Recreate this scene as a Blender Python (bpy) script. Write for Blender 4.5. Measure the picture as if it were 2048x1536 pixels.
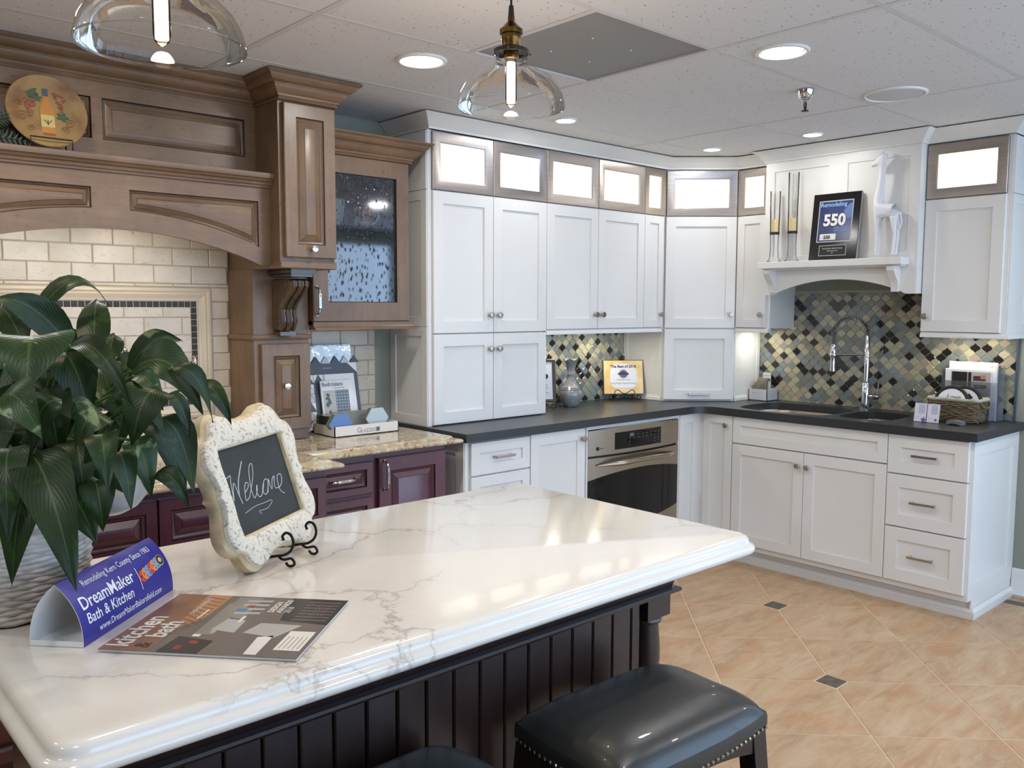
import bpy, math, random
from math import pi, sin, cos, radians as rad
from mathutils import Matrix, Vector, noise
from mathutils.geometry import tessellate_polygon

for o in list(bpy.data.objects): bpy.data.objects.remove(o)
SC = bpy.context.scene
COL = SC.collection
random.seed(7)

# ------------------------------------------------------------------ camera, world, light, exposure
ceil_z = 2.398
cam_d = bpy.data.cameras.new('camera'); cam = bpy.data.objects.new('camera', cam_d); COL.objects.link(cam)
cam_d.sensor_width = 36; cam_d.sensor_fit = 'HORIZONTAL'; cam_d.lens = 1733.05 / 2048 * 36
cam_d.clip_start = .05; cam_d.clip_end = 200
yaw, pitch, roll = -0.7348, -0.0882, 0.003
fwd = Vector((-sin(yaw) * cos(pitch), cos(yaw) * cos(pitch), sin(pitch)))
rgt = Vector((cos(yaw), sin(yaw), 0)); upv = rgt.cross(fwd)
r2 = rgt * cos(roll) + upv * sin(roll); u2 = -rgt * sin(roll) + upv * cos(roll)
mw = Matrix((r2, u2, -fwd)).transposed().to_4x4(); mw.translation = (-4.9007, -3.6751, 1.4944)
cam.matrix_world = mw
SC.camera = cam

world = bpy.data.worlds.new('world'); SC.world = world; world.use_nodes = True
wn = world.node_tree; bg = wn.nodes['Background']
bg.inputs[0].default_value = (.50, .70, 1, 1); bg.inputs[1].default_value = 4.2

def area(name, loc, rot, sx, sy, power, col, shape='RECTANGLE', parent=None, spread=None):
    l = bpy.data.lights.new(name, 'AREA'); l.shape = shape; l.size = sx
    if shape in ('RECTANGLE', 'ELLIPSE'): l.size_y = sy
    l.energy = power; l.color = col
    if spread: l.spread = spread
    o = bpy.data.objects.new(name, l); COL.objects.link(o); o.location = loc; o.rotation_euler = rot
    if parent: o.parent = parent; o.matrix_parent_inverse = Matrix.Translation(-Vector(parent.location))
    return o
# daylight just outside the shop-front windows of the front wall, and of the far right side
DAY = (.54, .74, 1.0)
area('daylight', (-1.0, -5.75, 1.55), (rad(90), 0, 0), 6.6, 2.2, 185, DAY)
area('daylight', (2.75, -4.1, 1.5), (rad(90), 0, rad(90)), 2.0, 2.1, 55, DAY)

vs = SC.view_settings
vs.view_transform = 'Standard'; vs.look = 'None'; vs.gamma = 1; vs.use_curve_mapping = False
vs.exposure = -.82

# ------------------------------------------------------------------ helpers
def C(r, g, b):
    f = lambda c: (c / 255 / 12.92) if c <= 10 else ((c / 255 + .055) / 1.055) ** 2.4
    return (f(r), f(g), f(b), 1)

class MB:
    def __init__(s): s.v = []; s.f = []; s.mi = []; s.M = Matrix.Identity(4)
    def add(s, vs_, fs, m=0):
        n = len(s.v); s.v += [tuple(s.M @ Vector(p)) for p in vs_]
        s.f += [tuple(n + i for i in f) for f in fs]; s.mi += [m] * len(fs)
    def box(s, x0, x1, y0, y1, z0, z1, m=0):
        if x0 > x1: x0, x1 = x1, x0
        if y0 > y1: y0, y1 = y1, y0
        if z0 > z1: z0, z1 = z1, z0
        v = [(x, y, z) for x in (x0, x1) for y in (y0, y1) for z in (z0, z1)]
        s.add(v, [(0, 1, 3, 2), (4, 6, 7, 5), (0, 4, 5, 1), (2, 3, 7, 6), (0, 2, 6, 4), (1, 5, 7, 3)], m)
    def bbox(s, x0, x1, y0, y1, z0, z1, b=.002, m=0):          # box with chamfered edges
        def ring(i, z): return [(x0 + i, y0 + i, z), (x1 - i, y0 + i, z), (x1 - i, y1 - i, z), (x0 + i, y1 - i, z)]
        s.loft([ring(b, z0), ring(0, z0 + b), ring(0, z1 - b), ring(b, z1)], m, cap0=True)
    def loft(s, rings, m=0, cap0=False, cap1=True, closed=True):  # consecutive rings of equal point count
        n = len(rings[0]); k = len(s.v)
        ms = m if isinstance(m, (list, tuple)) else [m] * (len(rings))
        for r in rings: s.v += [tuple(s.M @ Vector(p)) for p in r]
        for i in range(len(rings) - 1):
            for j in range(n if closed else n - 1):
                a = k + i * n + j; b = k + i * n + (j + 1) % n
                s.f.append((a, b, b + n, a + n)); s.mi.append(ms[i])
        if cap1: s.f.append(tuple(k + (len(rings) - 1) * n + j for j in range(n))); s.mi.append(ms[-1])
        if cap0: s.f.append(tuple(k + j for j in reversed(range(n)))); s.mi.append(ms[0])
    def rects(s, u0, u1, v0, v1, seq, m=0, cap0=True):          # nested rectangles (inset, w) seen along w
        rs = [[(u0 + i, v0 + i, w), (u1 - i, v0 + i, w), (u1 - i, v1 - i, w), (u0 + i, v1 - i, w)] for i, w in seq]
        s.loft(rs, m, cap0=cap0)
    def lathe(s, prof, c=(0, 0, 0), seg=24, m=0, a0=0, a1=2 * pi, cap=False):
        full = abs(a1 - a0 - 2 * pi) < 1e-6; n = seg if full else seg + 1
        k = len(s.v)
        for r, z in prof:
            for i in range(n):
                a = a0 + (a1 - a0) * i / seg
                s.v.append(tuple(s.M @ Vector((c[0] + r * cos(a), c[1] + r * sin(a), c[2] + z))))
        for j in range(len(prof) - 1):
            for i in range(seg):
                a = k + j * n + i; b = k + j * n + (i + 1) % n
                s.f.append((a, b, b + n, a + n)); s.mi.append(m)
        if cap:
            for j, rev in ((0, True), (len(prof) - 1, False)):
                if prof[j][0] > 1e-5:
                    idx = [k + j * n + i for i in range(n)]
                    s.f.append(tuple(reversed(idx)) if rev else tuple(idx)); s.mi.append(m)
    def tube(s, pts, r, seg=8, m=0, cap=True, closed=False):
        pts = [Vector(p) for p in pts]; k = len(s.v); n = len(pts); prev = None
        for i, p in enumerate(pts):
            t = (pts[(i + 1) % n] - pts[i - 1]) if closed else (pts[min(i + 1, n - 1)] - pts[max(i - 1, 0)])
            if t.length < 1e-9: t = Vector((0, 0, 1))
            t.normalize()
            if prev is None:
                ref = Vector((0, 0, 1)) if abs(t.z) < .9 else Vector((1, 0, 0))
                a = t.cross(ref).normalized()
            else:
                a = (prev - t * prev.dot(t)); a = a.normalized() if a.length > 1e-6 else t.orthogonal().normalized()
            prev = a; b = t.cross(a); rr = r[i] if isinstance(r, (list, tuple)) else r
            for j in range(seg):
                q = 2 * pi * j / seg
                s.v.append(tuple(s.M @ (p + (a * cos(q) + b * sin(q)) * rr)))
        for i in range(n if closed else n - 1):
            for j in range(seg):
                a = k + i * seg + j; b = k + i * seg + (j + 1) % seg; o2 = ((i + 1) % n) * seg + k
                s.f.append((a, b, o2 + (j + 1) % seg, o2 + j)); s.mi.append(m)
        if cap and not closed:
            s.f.append(tuple(k + j for j in reversed(range(seg)))); s.f.append(tuple(k + (n - 1) * seg + j for j in range(seg))); s.mi += [m, m]
    def sweep(s, prof, path, m=0, closed=False, caps=True):
        # prof: (out, z) ; path: (x, y) at base z in path z; outward = right of direction
        n = len(path); rings = []
        for i, p in enumerate(path):
            P = Vector(p[:2]); z = p[2] if len(p) > 2 else 0
            dn = None if (i == n - 1 and not closed) else (Vector(path[(i + 1) % n][:2]) - P).normalized()
            dp = None if (i == 0 and not closed) else (P - Vector(path[i - 1][:2])).normalized()
            if dn is None: dn = dp
            if dp is None: dp = dn
            n1 = Vector((dp.y, -dp.x)); n2 = Vector((dn.y, -dn.x)); mm = (n1 + n2)
            mm = mm / max(1e-6, mm.length_squared) * 2
            rings.append([(P.x + mm.x * o, P.y + mm.y * o, z + h) for o, h in prof])
        if closed: rings.append(rings[0])
        s.loft(rings, m, cap0=caps and not closed, cap1=caps and not closed)
    def prism(s, poly, w0, w1, m=0):                             # polygon in (u,v) extruded along w
        a = [(p[0], p[1], w0) for p in poly]; b = [(p[0], p[1], w1) for p in poly]
        s.loft([a, b], m, cap0=True)
    def slab(s, outer, holes, z0, z1, m=0, mh=None):
        loops = [outer] + holes; flat = [p for l in loops for p in l]
        tri = tessellate_polygon([[Vector((p[0], p[1], 0)) for p in l] for l in loops])
        for z, rev in ((z0, 1), (z1, 0)):
            fs = []
            for t in tri:
                a, b, c = [flat[i] for i in t]
                ccw = (b[0] - a[0]) * (c[1] - a[1]) - (b[1] - a[1]) * (c[0] - a[0]) > 0
                fs.append(tuple(t) if (ccw != bool(rev)) else tuple(reversed(t)))
            s.add([(p[0], p[1], z) for p in flat], fs, m)
        for li, l in enumerate(loops):
            n = len(l)
            s.add([(p[0], p[1], z0) for p in l] + [(p[0], p[1], z1) for p in l], [(i, (i + 1) % n, n + (i + 1) % n, n + i) for i in range(n)], m if li == 0 or mh is None else mh)
    def grid(s, fn, nu, nv, m=0):
        k = len(s.v)
        for j in range(nv + 1):
            for i in range(nu + 1): s.v.append(tuple(s.M @ Vector(fn(i / nu, j / nv))))
        for j in range(nv):
            for i in range(nu):
                a = k + j * (nu + 1) + i; s.f.append((a, a + 1, a + nu + 2, a + nu + 1)); s.mi.append(m)
    def text(s, body, u, v, size, w=0, m=0, align='LEFT', sx=1, bold=0, rot=0, shear=0, th=0):
        cu = bpy.data.curves.new('t', 'FONT'); cu.body = body; cu.size = size; cu.align_x = align
        cu.resolution_u = 3; cu.offset = bold; cu.shear = shear; cu.extrude = th
        ob = bpy.data.objects.new('t', cu); me = bpy.data.meshes.new_from_object(ob)
        R = Matrix.Rotation(rot, 4, 'Z')
        vs_ = [R @ Vector((p.co.x * sx, p.co.y, 0)) for p in me.vertices]
        s.add([(u + p.x, v + p.y, w + q.co.z) for p, q in zip(vs_, me.vertices)], [tuple(pl.vertices) for pl in me.polygons], m)
        bpy.data.meshes.remove(me); bpy.data.objects.remove(ob); bpy.data.curves.remove(cu)
    def mesh(s, name, mats, ang=32):
        me = bpy.data.meshes.new(name); me.from_pydata(s.v, [], s.f)
        for mt in (mats if isinstance(mats, (list, tuple)) else [mats]): me.materials.append(mt)
        me.polygons.foreach_set('material_index', s.mi)
        import bmesh
        bm = bmesh.new(); bm.from_mesh(me)
        bmesh.ops.recalc_face_normals(bm, faces=bm.faces); bm.to_mesh(me); bm.free()
        if ang:
            me.shade_smooth(); me.set_sharp_from_angle(angle=rad(ang))
        me.update(); return me
    def build(s, name, mats, parent=None, local=False, ang=32, label=None):
        o = bpy.data.objects.new(name, s.mesh(name, mats, ang)); COL.objects.link(o)
        if parent is not None:
            o.parent = parent
            if not local: o.matrix_parent_inverse = Matrix.Translation(-Vector(parent.location))
        if label: o['label'] = label
        return o

def thing(name, label, cat, loc=(0, 0, 0), rz=0, group=None, rot=None):
    o = bpy.data.objects.new(name, None); COL.objects.link(o); o.location = loc
    o.rotation_euler = rot if rot else (0, 0, rz); o.empty_display_size = .05
    o['label'] = label; o['category'] = cat
    if group: o['group'] = group
    return o
def tag(o, label, cat, group=None):
    o['label'] = label; o['category'] = cat
    if group: o['group'] = group
    return o
def struct(name, mb, mats, parent=None, ang=32):
    o = mb.build(name, mats, parent, ang=ang)
    if parent is None: o['kind'] = 'structure'
    return o
def copy_tree(o, parent=None):
    c = o.copy(); COL.objects.link(c)
    if parent is not None: c.parent = parent
    for ch in list(o.children): copy_tree(ch, c)
    return c
def inst(me, name, parent, loc, rot=(0, 0, 0), scale=(1, 1, 1)):
    o = bpy.data.objects.new(name, me); COL.objects.link(o); o.parent = parent
    o.matrix_parent_inverse = Matrix.Translation(-Vector(parent.location))
    o.location = loc; o.rotation_euler = rot; o.scale = scale
    return o
# frames: u right, v up, w out of the wall towards the room
def FA(y=0): return Matrix(((1, 0, 0, 0), (0, 0, -1, y), (0, 1, 0, 0), (0, 0, 0, 1)))
def FB(x=0): return Matrix(((0, 0, -1, x), (-1, 0, 0, 0), (0, 1, 0, 0), (0, 0, 0, 1)))
def FG(org, ud):                    # any upright face: ud = unit horizontal u direction
    ux, uy = ud; L = math.hypot(ux, uy); ux /= L; uy /= L
    return Matrix(((ux, 0, uy, org[0]), (uy, 0, -ux, org[1]), (0, 1, 0, org[2] if len(org) > 2 else 0), (0, 0, 0, 1)))
# ------------------------------------------------------------------ materials
def newmat(name):
    m = bpy.data.materials.new(name); m.use_nodes = True
    nt = m.node_tree; return m, nt, nt.nodes['Principled BSDF']
def N(nt, t, **kw):
    n = nt.nodes.new(t)
    for k, v in kw.items():
        if k.startswith('i_'):
            key = k[2:]; key = int(key) if key.isdigit() else key.replace('_', ' ')
            n.inputs[key].default_value = v
        else: setattr(n, k, v)
    return n
def coords(nt, scale=(1, 1, 1), kind='Object', rnd=False):
    tc = N(nt, 'ShaderNodeTexCoord'); mp = N(nt, 'ShaderNodeMapping'); mp.inputs['Scale'].default_value = scale
    nt.links.new(tc.outputs[kind], mp.inputs['Vector'])
    if rnd:
        oi = N(nt, 'ShaderNodeObjectInfo'); ml = N(nt, 'ShaderNodeMath', operation='MULTIPLY'); ml.inputs[1].default_value = 37
        nt.links.new(oi.outputs['Random'], ml.inputs[0]); nt.links.new(ml.outputs[0], mp.inputs['Location'])
    return mp.outputs[0]
def ramp(nt, src, stops, interp='LINEAR'):
    r = N(nt, 'ShaderNodeValToRGB'); r.color_ramp.interpolation = interp
    while len(r.color_ramp.elements) < len(stops): r.color_ramp.elements.new(.5)
    for e, (p, c) in zip(r.color_ramp.elements, stops):
        e.position = p; e.color = c if isinstance(c, (tuple, list)) else (c, c, c, 1)
    nt.links.new(src, r.inputs[0]); return r.outputs[0]
def mix(nt, f, a, b, mode='MIX'):
    m = N(nt, 'ShaderNodeMix', data_type='RGBA', blend_type=mode)
    for sock, v in ((m.inputs['Factor'], f), (m.inputs[6], a), (m.inputs[7], b)):
        if hasattr(v, 'links') or isinstance(v, bpy.types.NodeSocket): nt.links.new(v, sock)
        else: sock.default_value = v
    return m.outputs[2]
def bump(nt, b, src, strength=.2, dist=.002):
    n = N(nt, 'ShaderNodeBump'); n.inputs['Strength'].default_value = strength; n.inputs['Distance'].default_value = dist
    nt.links.new(src, n.inputs['Height']); nt.links.new(n.outputs[0], b.inputs['Normal'])
def noise_n(nt, vec, scale, detail=4, rough=.55, dist=0):
    n = N(nt, 'ShaderNodeTexNoise'); n.inputs['Scale'].default_value = scale; n.inputs['Detail'].default_value = detail
    n.inputs['Roughness'].default_value = rough; n.inputs['Distortion'].default_value = dist
    nt.links.new(vec, n.inputs['Vector']); return n.outputs['Fac']
def pm(name, col, rough=.5, metal=0, coat=0, var=None, bmp=None, spec=.5, emis=None, rndcol=0):
    m, nt, b = newmat(name)
    b.inputs['Base Color'].default_value = col; b.inputs['Roughness'].default_value = rough
    b.inputs['Metallic'].default_value = metal; b.inputs['Coat Weight'].default_value = coat
    b.inputs['Specular IOR Level'].default_value = spec
    src = None
    if var:                                  # (scale vec, noise scale, colour 2, lo, hi)
        sv, ns, c2, lo, hi = var
        f = ramp(nt, noise_n(nt, coords(nt, sv), ns, 6), [(lo, 0.), (hi, 1.)])
        src = mix(nt, f, col, c2); nt.links.new(src, b.inputs['Base Color'])
    if rndcol:
        oi = N(nt, 'ShaderNodeObjectInfo'); hs = N(nt, 'ShaderNodeHueSaturation')
        mr = N(nt, 'ShaderNodeMapRange'); mr.inputs['To Min'].default_value = 1 - rndcol; mr.inputs['To Max'].default_value = 1 + rndcol
        nt.links.new(oi.outputs['Random'], mr.inputs[0]); nt.links.new(mr.outputs[0], hs.inputs['Value'])
        if src is not None: nt.links.new(src, hs.inputs['Color'])
        else: hs.inputs['Color'].default_value = col
        nt.links.new(hs.outputs[0], b.inputs['Base Color'])
    if bmp:
        sv, ns, st, di = bmp
        bump(nt, b, noise_n(nt, coords(nt, sv), ns, 5), st, di)
    if emis:
        b.inputs['Emission Color'].default_value = emis[0]; b.inputs['Emission Strength'].default_value = emis[1]
    return m

WHITE = pm('white_cabinet_paint', C(226, 225, 223), .38, var=((1, 1, 1), 2.5, C(221, 220, 217), .3, .7))
GREYP = pm('white_cabinet_inside', C(200, 200, 198), .6)
WALLP = pm('sage_grey_wall_paint', C(142, 147, 136), .8, bmp=((1, 1, 1), 90, .15, .002))
TRIMW = pm('white_trim_paint', C(226, 226, 224), .4)
NICK = pm('brushed_nickel', C(175, 168, 160), .3, 1)
CHROME = pm('chrome', C(215, 215, 218), .08, 1)
DKIRON = pm('black_iron', C(30, 24, 24), .45, .6)
BRASS = pm('antique_brass', C(120, 92, 52), .35, 1, var=((1, 1, 1), 40, C(70, 54, 34), .4, .7))
BLACKP = pm('black_plastic', C(18, 18, 19), .4)
BLACKG = pm('black_glass', C(8, 9, 9), .05, spec=.35)
STEEL = pm('brushed_stainless', C(172, 162, 148), .27, 1, bmp=((4, 90, 400), 3, .03, .001))
PAPER = pm('white_paper', C(236, 236, 236), .6)
PAPERG = pm('grey_paper_shade', C(205, 203, 200), .7)
INKB = pm('dark_ink', C(40, 42, 60), .6)
INKG = pm('grey_ink', C(120, 122, 128), .6)

def metal_frame():
    m, nt, b = newmat('brushed_aluminium_frame'); b.inputs['Metallic'].default_value = 1; b.inputs['Roughness'].default_value = .32
    b.inputs['Base Color'].default_value = C(168, 160, 156)
    v = coords(nt, (3, 3, 260)); n = noise_n(nt, v, 2, 3)
    nt.links.new(ramp(nt, n, [(.2, C(150, 142, 138)), (.8, C(184, 176, 171))]), b.inputs['Base Color'])
    return m
ALU = metal_frame()
FROST = pm('frosted_glass_even_glow', C(235, 232, 215), .25, emis=((1, .93, .76, 1), 1.15))
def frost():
    m, nt, b = newmat('frosted_glass_own_glow'); b.inputs['Roughness'].default_value = .3
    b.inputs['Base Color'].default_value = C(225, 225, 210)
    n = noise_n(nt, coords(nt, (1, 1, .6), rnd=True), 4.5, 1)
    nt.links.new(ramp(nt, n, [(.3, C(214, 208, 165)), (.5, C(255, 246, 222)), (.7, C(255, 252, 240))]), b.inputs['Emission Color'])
    b.inputs['Emission Strength'].default_value = 2.3  # uneven glow put into the pane itself, standing in for lamps inside the cabinets
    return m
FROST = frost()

def glass(name, tint=(1, 1, 1, 1), rough=.02, ior=1.45, refl=1., bmp=None, body=0.):
    m = bpy.data.materials.new(name); m.use_nodes = True; nt = m.node_tree; nt.nodes.clear()
    out = N(nt, 'ShaderNodeOutputMaterial'); tr = N(nt, 'ShaderNodeBsdfTransparent'); gl = N(nt, 'ShaderNodeBsdfGlossy')
    tr.inputs[0].default_value = tint; gl.inputs['Roughness'].default_value = rough
    fr = N(nt, 'ShaderNodeFresnel'); fr.inputs[0].default_value = ior
    mx = N(nt, 'ShaderNodeMixShader'); ml = N(nt, 'ShaderNodeMath', operation='MULTIPLY'); ml.inputs[1].default_value = refl
    nt.links.new(fr.outputs[0], ml.inputs[0]); nt.links.new(ml.outputs[0], mx.inputs[0])
    nt.links.new(tr.outputs[0], mx.inputs[1]); nt.links.new(gl.outputs[0], mx.inputs[2]); fin = mx.outputs[0]
    if body:
        df = N(nt, 'ShaderNodeBsdfDiffuse'); df.inputs[0].default_value = (.9, .93, .93, 1); m2 = N(nt, 'ShaderNodeMixShader'); m2.inputs[0].default_value = body
        nt.links.new(fin, m2.inputs[1]); nt.links.new(df.outputs[0], m2.inputs[2]); fin = m2.outputs[0]
    nt.links.new(fin, out.inputs[0])
    if bmp:
        v = N(nt, 'ShaderNodeTexVoronoi'); v.inputs['Scale'].default_value = bmp[0]; nt.links.new(coords(nt, (1, 1, .55)), v.inputs['Vector'])
        h = ramp(nt, v.outputs['Distance'], [(.0, 1.), (.32, 0.)])
        bn = N(nt, 'ShaderNodeBump'); bn.inputs['Strength'].default_value = bmp[1]; bn.inputs['Distance'].default_value = .004
        nt.links.new(h, bn.inputs['Height'])
        for q in (gl, fr): nt.links.new(bn.outputs[0], q.inputs['Normal'])
    return m
CLEAR = glass('clear_glass', (.985, .985, .98, 1), .03, 1.28, .9)
PEND = glass('pendant_clear_glass', (.975, .972, .965, 1), .015, 1.33, .7)
SEEDY = glass('rain_textured_glass', (.74, .76, .80, 1), .05, 1.65, 1.15, bmp=(62, .8))
ACRYL = glass('clear_acrylic', (.9, .92, .97, 1), .05, 1.6, 1.5, body=.06)
PLASTIC = glass('clear_plastic_liner', (.93, .92, .93, 1), .12, 1.5, 1.5, body=.22)

def wood(name, c1, c2, c3, axis=2, rough=.42, scale=1., coat=.15, dark=.5):
    m, nt, b = newmat(name); b.inputs['Roughness'].default_value = rough; b.inputs['Coat Weight'].default_value = coat; b.inputs['Coat Roughness'].default_value = .25
    sc = [22, 22, 22]; sc[axis] = 1.6; v = coords(nt, tuple(s * scale for s in sc))
    n1 = noise_n(nt, v, 1.6, 6, .6, .6); n2 = noise_n(nt, coords(nt, (1, 1, 1)), 3.2, 4)
    base = ramp(nt, n1, [(.25, c1), (.6, c2), (.85, c1)])
    blot = ramp(nt, n2, [(.35, 0.), (.68, .95)])
    base = mix(nt, blot, base, c3)
    sp = noise_n(nt, coords(nt, (9, 9, 26) if axis != 2 else (26, 26, 9)), 2.2, 3, .8)
    scr = ramp(nt, sp, [(.62, 0.), (.70, dark)])
    gr = noise_n(nt, coords(nt, tuple(s * 3.2 for s in sc)), 2.0, 3, .7); base = mix(nt, ramp(nt, gr, [(.52, 0.), (.78, .42)]), base, c3 if False else tuple(x * .62 for x in c3[:3]) + (1,))
    base = mix(nt, scr, base, C(46, 32, 24)); nt.links.new(base, b.inputs['Base Color'])
    bump(nt, b, n1, .06, .001); return m
WOODV = wood('distressed_glazed_wood_vertical', C(138, 109, 82), C(120, 94, 70), C(98, 76, 57), 2)
WOODH = wood('distressed_glazed_wood_horizontal', C(142, 110, 80), C(124, 95, 68), C(98, 75, 55), 0)
GLAZE = wood('dark_glaze_in_grooves', C(66, 46, 32), C(48, 33, 23), C(38, 26, 19), 2)
WINE = wood('wine_red_painted_wood', C(102, 60, 72), C(90, 50, 62), C(82, 46, 60), 2, .3, coat=.4, dark=.3)
WINEG = pm('dark_glaze_on_wine_paint', C(30, 16, 20), .4)
ESPR = wood('espresso_stained_wood', C(58, 38, 34), C(46, 29, 27), C(40, 26, 25), 2, .33, coat=.3, dark=.2)
STOOLW = pm('black_stained_stool_wood', C(26, 20, 20), .35, coat=.2)

def quartz():
    m, nt, b = newmat('white_quartz_with_grey_veins'); b.inputs['Roughness'].default_value = .16; b.inputs['Coat Weight'].default_value = .35; b.inputs['Coat Roughness'].default_value = .05
    tc = coords(nt, (1, 1, 1)); n = N(nt, 'ShaderNodeTexNoise'); n.inputs['Scale'].default_value = 2.4; n.inputs['Detail'].default_value = 6; n.inputs['Roughness'].default_value = .62
    nt.links.new(tc, n.inputs['Vector'])
    sc = N(nt, 'ShaderNodeVectorMath', operation='SCALE'); sc.inputs[3].default_value = .42; nt.links.new(n.outputs['Color'], sc.inputs[0])
    ad = N(nt, 'ShaderNodeVectorMath', operation='ADD'); nt.links.new(tc, ad.inputs[0]); nt.links.new(sc.outputs[0], ad.inputs[1])
    v = N(nt, 'ShaderNodeTexVoronoi', feature='DISTANCE_TO_EDGE'); v.inputs['Scale'].default_value = 2.3; nt.links.new(ad.outputs[0], v.inputs['Vector'])
    line = ramp(nt, v.outputs['Distance'], [(.0, 1.), (.006, .45), (.016, 0.)])
    soft = ramp(nt, v.outputs['Distance'], [(.0, .35), (.13, 0.)])
    msk = ramp(nt, noise_n(nt, tc, 1.7, 2), [(.44, 0.), (.60, .85)])
    mlt = N(nt, 'ShaderNodeMath', operation='MULTIPLY'); nt.links.new(line, mlt.inputs[0]); nt.links.new(msk, mlt.inputs[1])
    ml2 = N(nt, 'ShaderNodeMath', operation='MULTIPLY'); nt.links.new(soft, ml2.inputs[0]); nt.links.new(msk, ml2.inputs[1])
    c = mix(nt, ml2.outputs[0], C(231, 226, 218), C(200, 196, 187)); c = mix(nt, mlt.outputs[0], c, C(168, 160, 150))
    nt.links.new(c, b.inputs['Base Color']); return m
QUARTZ = quartz()
def granite():
    m, nt, b = newmat('gold_and_cream_granite'); b.inputs['Roughness'].default_value = .08; b.inputs['Coat Weight'].default_value = .3
    tc = coords(nt, (1, 1, 1)); a = noise_n(nt, tc, 9, 8, .7, 1.2); f = noise_n(nt, tc, 60, 5, .7); v = N(nt, 'ShaderNodeTexVoronoi'); v.inputs['Scale'].default_value = 130; nt.links.new(tc, v.inputs['Vector'])
    c = ramp(nt, a, [(.32, C(120, 98, 76)), (.45, C(170, 150, 118)), (.56, C(196, 182, 150)), (.7, C(205, 200, 188))])
    c = mix(nt, ramp(nt, f, [(.52, 0.), (.66, .8)]), c, C(214, 208, 196)); c = mix(nt, ramp(nt, noise_n(nt, tc, 34, 6, .75), [(.57, 0.), (.64, .85)]), c, C(86, 66, 52))
    c = mix(nt, .18, c, v.outputs['Color'], 'SOFT_LIGHT'); nt.links.new(c, b.inputs['Base Color']); return m
GRANITE = granite()
def darktop():
    m, nt, b = newmat('honed_charcoal_quartz'); b.inputs['Roughness'].default_value = .33; b.inputs['Specular IOR Level'].default_value = .5
    v = N(nt, 'ShaderNodeTexNoise'); v.inputs['Scale'].default_value = 500; nt.links.new(coords(nt), v.inputs['Vector'])
    nt.links.new(ramp(nt, v.outputs['Fac'], [(.3, C(38, 40, 43)), (.72, C(58, 60, 63))]), b.inputs['Base Color']); return m
DARKTOP = darktop()
def floor_tile_mat():
    m, nt, b = newmat('beige_stone_floor_tile'); b.inputs['Roughness'].default_value = .42
    v = coords(nt, (1, 3.2, 1), rnd=True); a = noise_n(nt, v, 3.2, 7, .65, .8); s = noise_n(nt, coords(nt, (3, 14, 1), rnd=True), 2.2, 6, .7, 1.)
    c = ramp(nt, a, [(.3, C(166, 132, 100)), (.5, C(186, 155, 121)), (.68, C(198, 171, 140))])
    c = mix(nt, ramp(nt, s, [(.5, 0.), (.75, .55)]), c, C(208, 186, 158))
    c = mix(nt, ramp(nt, noise_n(nt, coords(nt, (2, 5, 1), rnd=True), 1.9, 4, .6), [(.5, 0.), (.72, .7)]), c, C(186, 134, 92))
    nt.links.new(c, b.inputs['Base Color']); bump(nt, b, s, .12, .0015); return m
FTILE = floor_tile_mat()
GROUT = pm('cream_floor_grout', C(214, 194, 164), .9)
SLATE = pm('brown_grey_floor_inset', C(98, 88, 80), .5, var=((1, 1, 1), 30, C(70, 64, 60), .4, .7))
def travertine():
    m, nt, b = newmat('tumbled_cream_travertine'); b.inputs['Roughness'].default_value = .4
    v = coords(nt, (1, 1, 1), rnd=True); a = noise_n(nt, v, 7, 5)
    c = ramp(nt, a, [(.3, C(196, 184, 166)), (.7, C(214, 204, 188))])
    p = ramp(nt, noise_n(nt, coords(nt, (14, 14, 40), rnd=True), 1.5, 4, .7, 1.5), [(.60, 0.), (.67, .6)])
    c = mix(nt, p, c, C(150, 132, 108)); nt.links.new(c, b.inputs['Base Color']); bump(nt, b, p, -.4, .002); return m
TRAV = travertine()
TRAVG = pm('travertine_grout', C(178, 166, 148), .9)
TRAVM = pm('cream_stone_moulding', C(208, 194, 172), .4)
BROWNT = pm('small_dark_brown_mosaic', C(42, 32, 28), .5, rndcol=.3)
def aratile(name, c1, c2, rough):
    m, nt, b = newmat(name); b.inputs['Roughness'].default_value = rough; b.inputs['Coat Weight'].default_value = .5; b.inputs['Coat Roughness'].default_value = .08
    oi = N(nt, 'ShaderNodeObjectInfo'); a = noise_n(nt, coords(nt, rnd=True), 22, 4, .6, 1)
    f = N(nt, 'ShaderNodeMath', operation='MULTIPLY_ADD'); nt.links.new(oi.outputs['Random'], f.inputs[0]); f.inputs[1].default_value = .7; ml = N(nt, 'ShaderNodeMath', operation='MULTIPLY'); ml.inputs[1].default_value = .35
    nt.links.new(a, ml.inputs[0]); nt.links.new(ml.outputs[0], f.inputs[2])
    nt.links.new(ramp(nt, f.outputs[0], [(.2, c1), (.8, c2)]), b.inputs['Base Color']); bump(nt, b, a, .25, .003); return m
AR = [aratile('black_lantern_tile', C(22, 20, 24), C(32, 28, 32), .15), aratile('grey_green_lantern_tile', C(104, 108, 104), C(128, 134, 126), .15),
      aratile('cream_lantern_tile', C(158, 160, 136), C(176, 170, 146), .15), aratile('blue_grey_lantern_tile', C(106, 116, 124), C(130, 138, 142), .15), aratile('pearl_beige_lantern_tile', C(150, 138, 124), C(166, 158, 140), .15)]
ARG = pm('lantern_tile_grout', C(170, 170, 148), .8)
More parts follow.
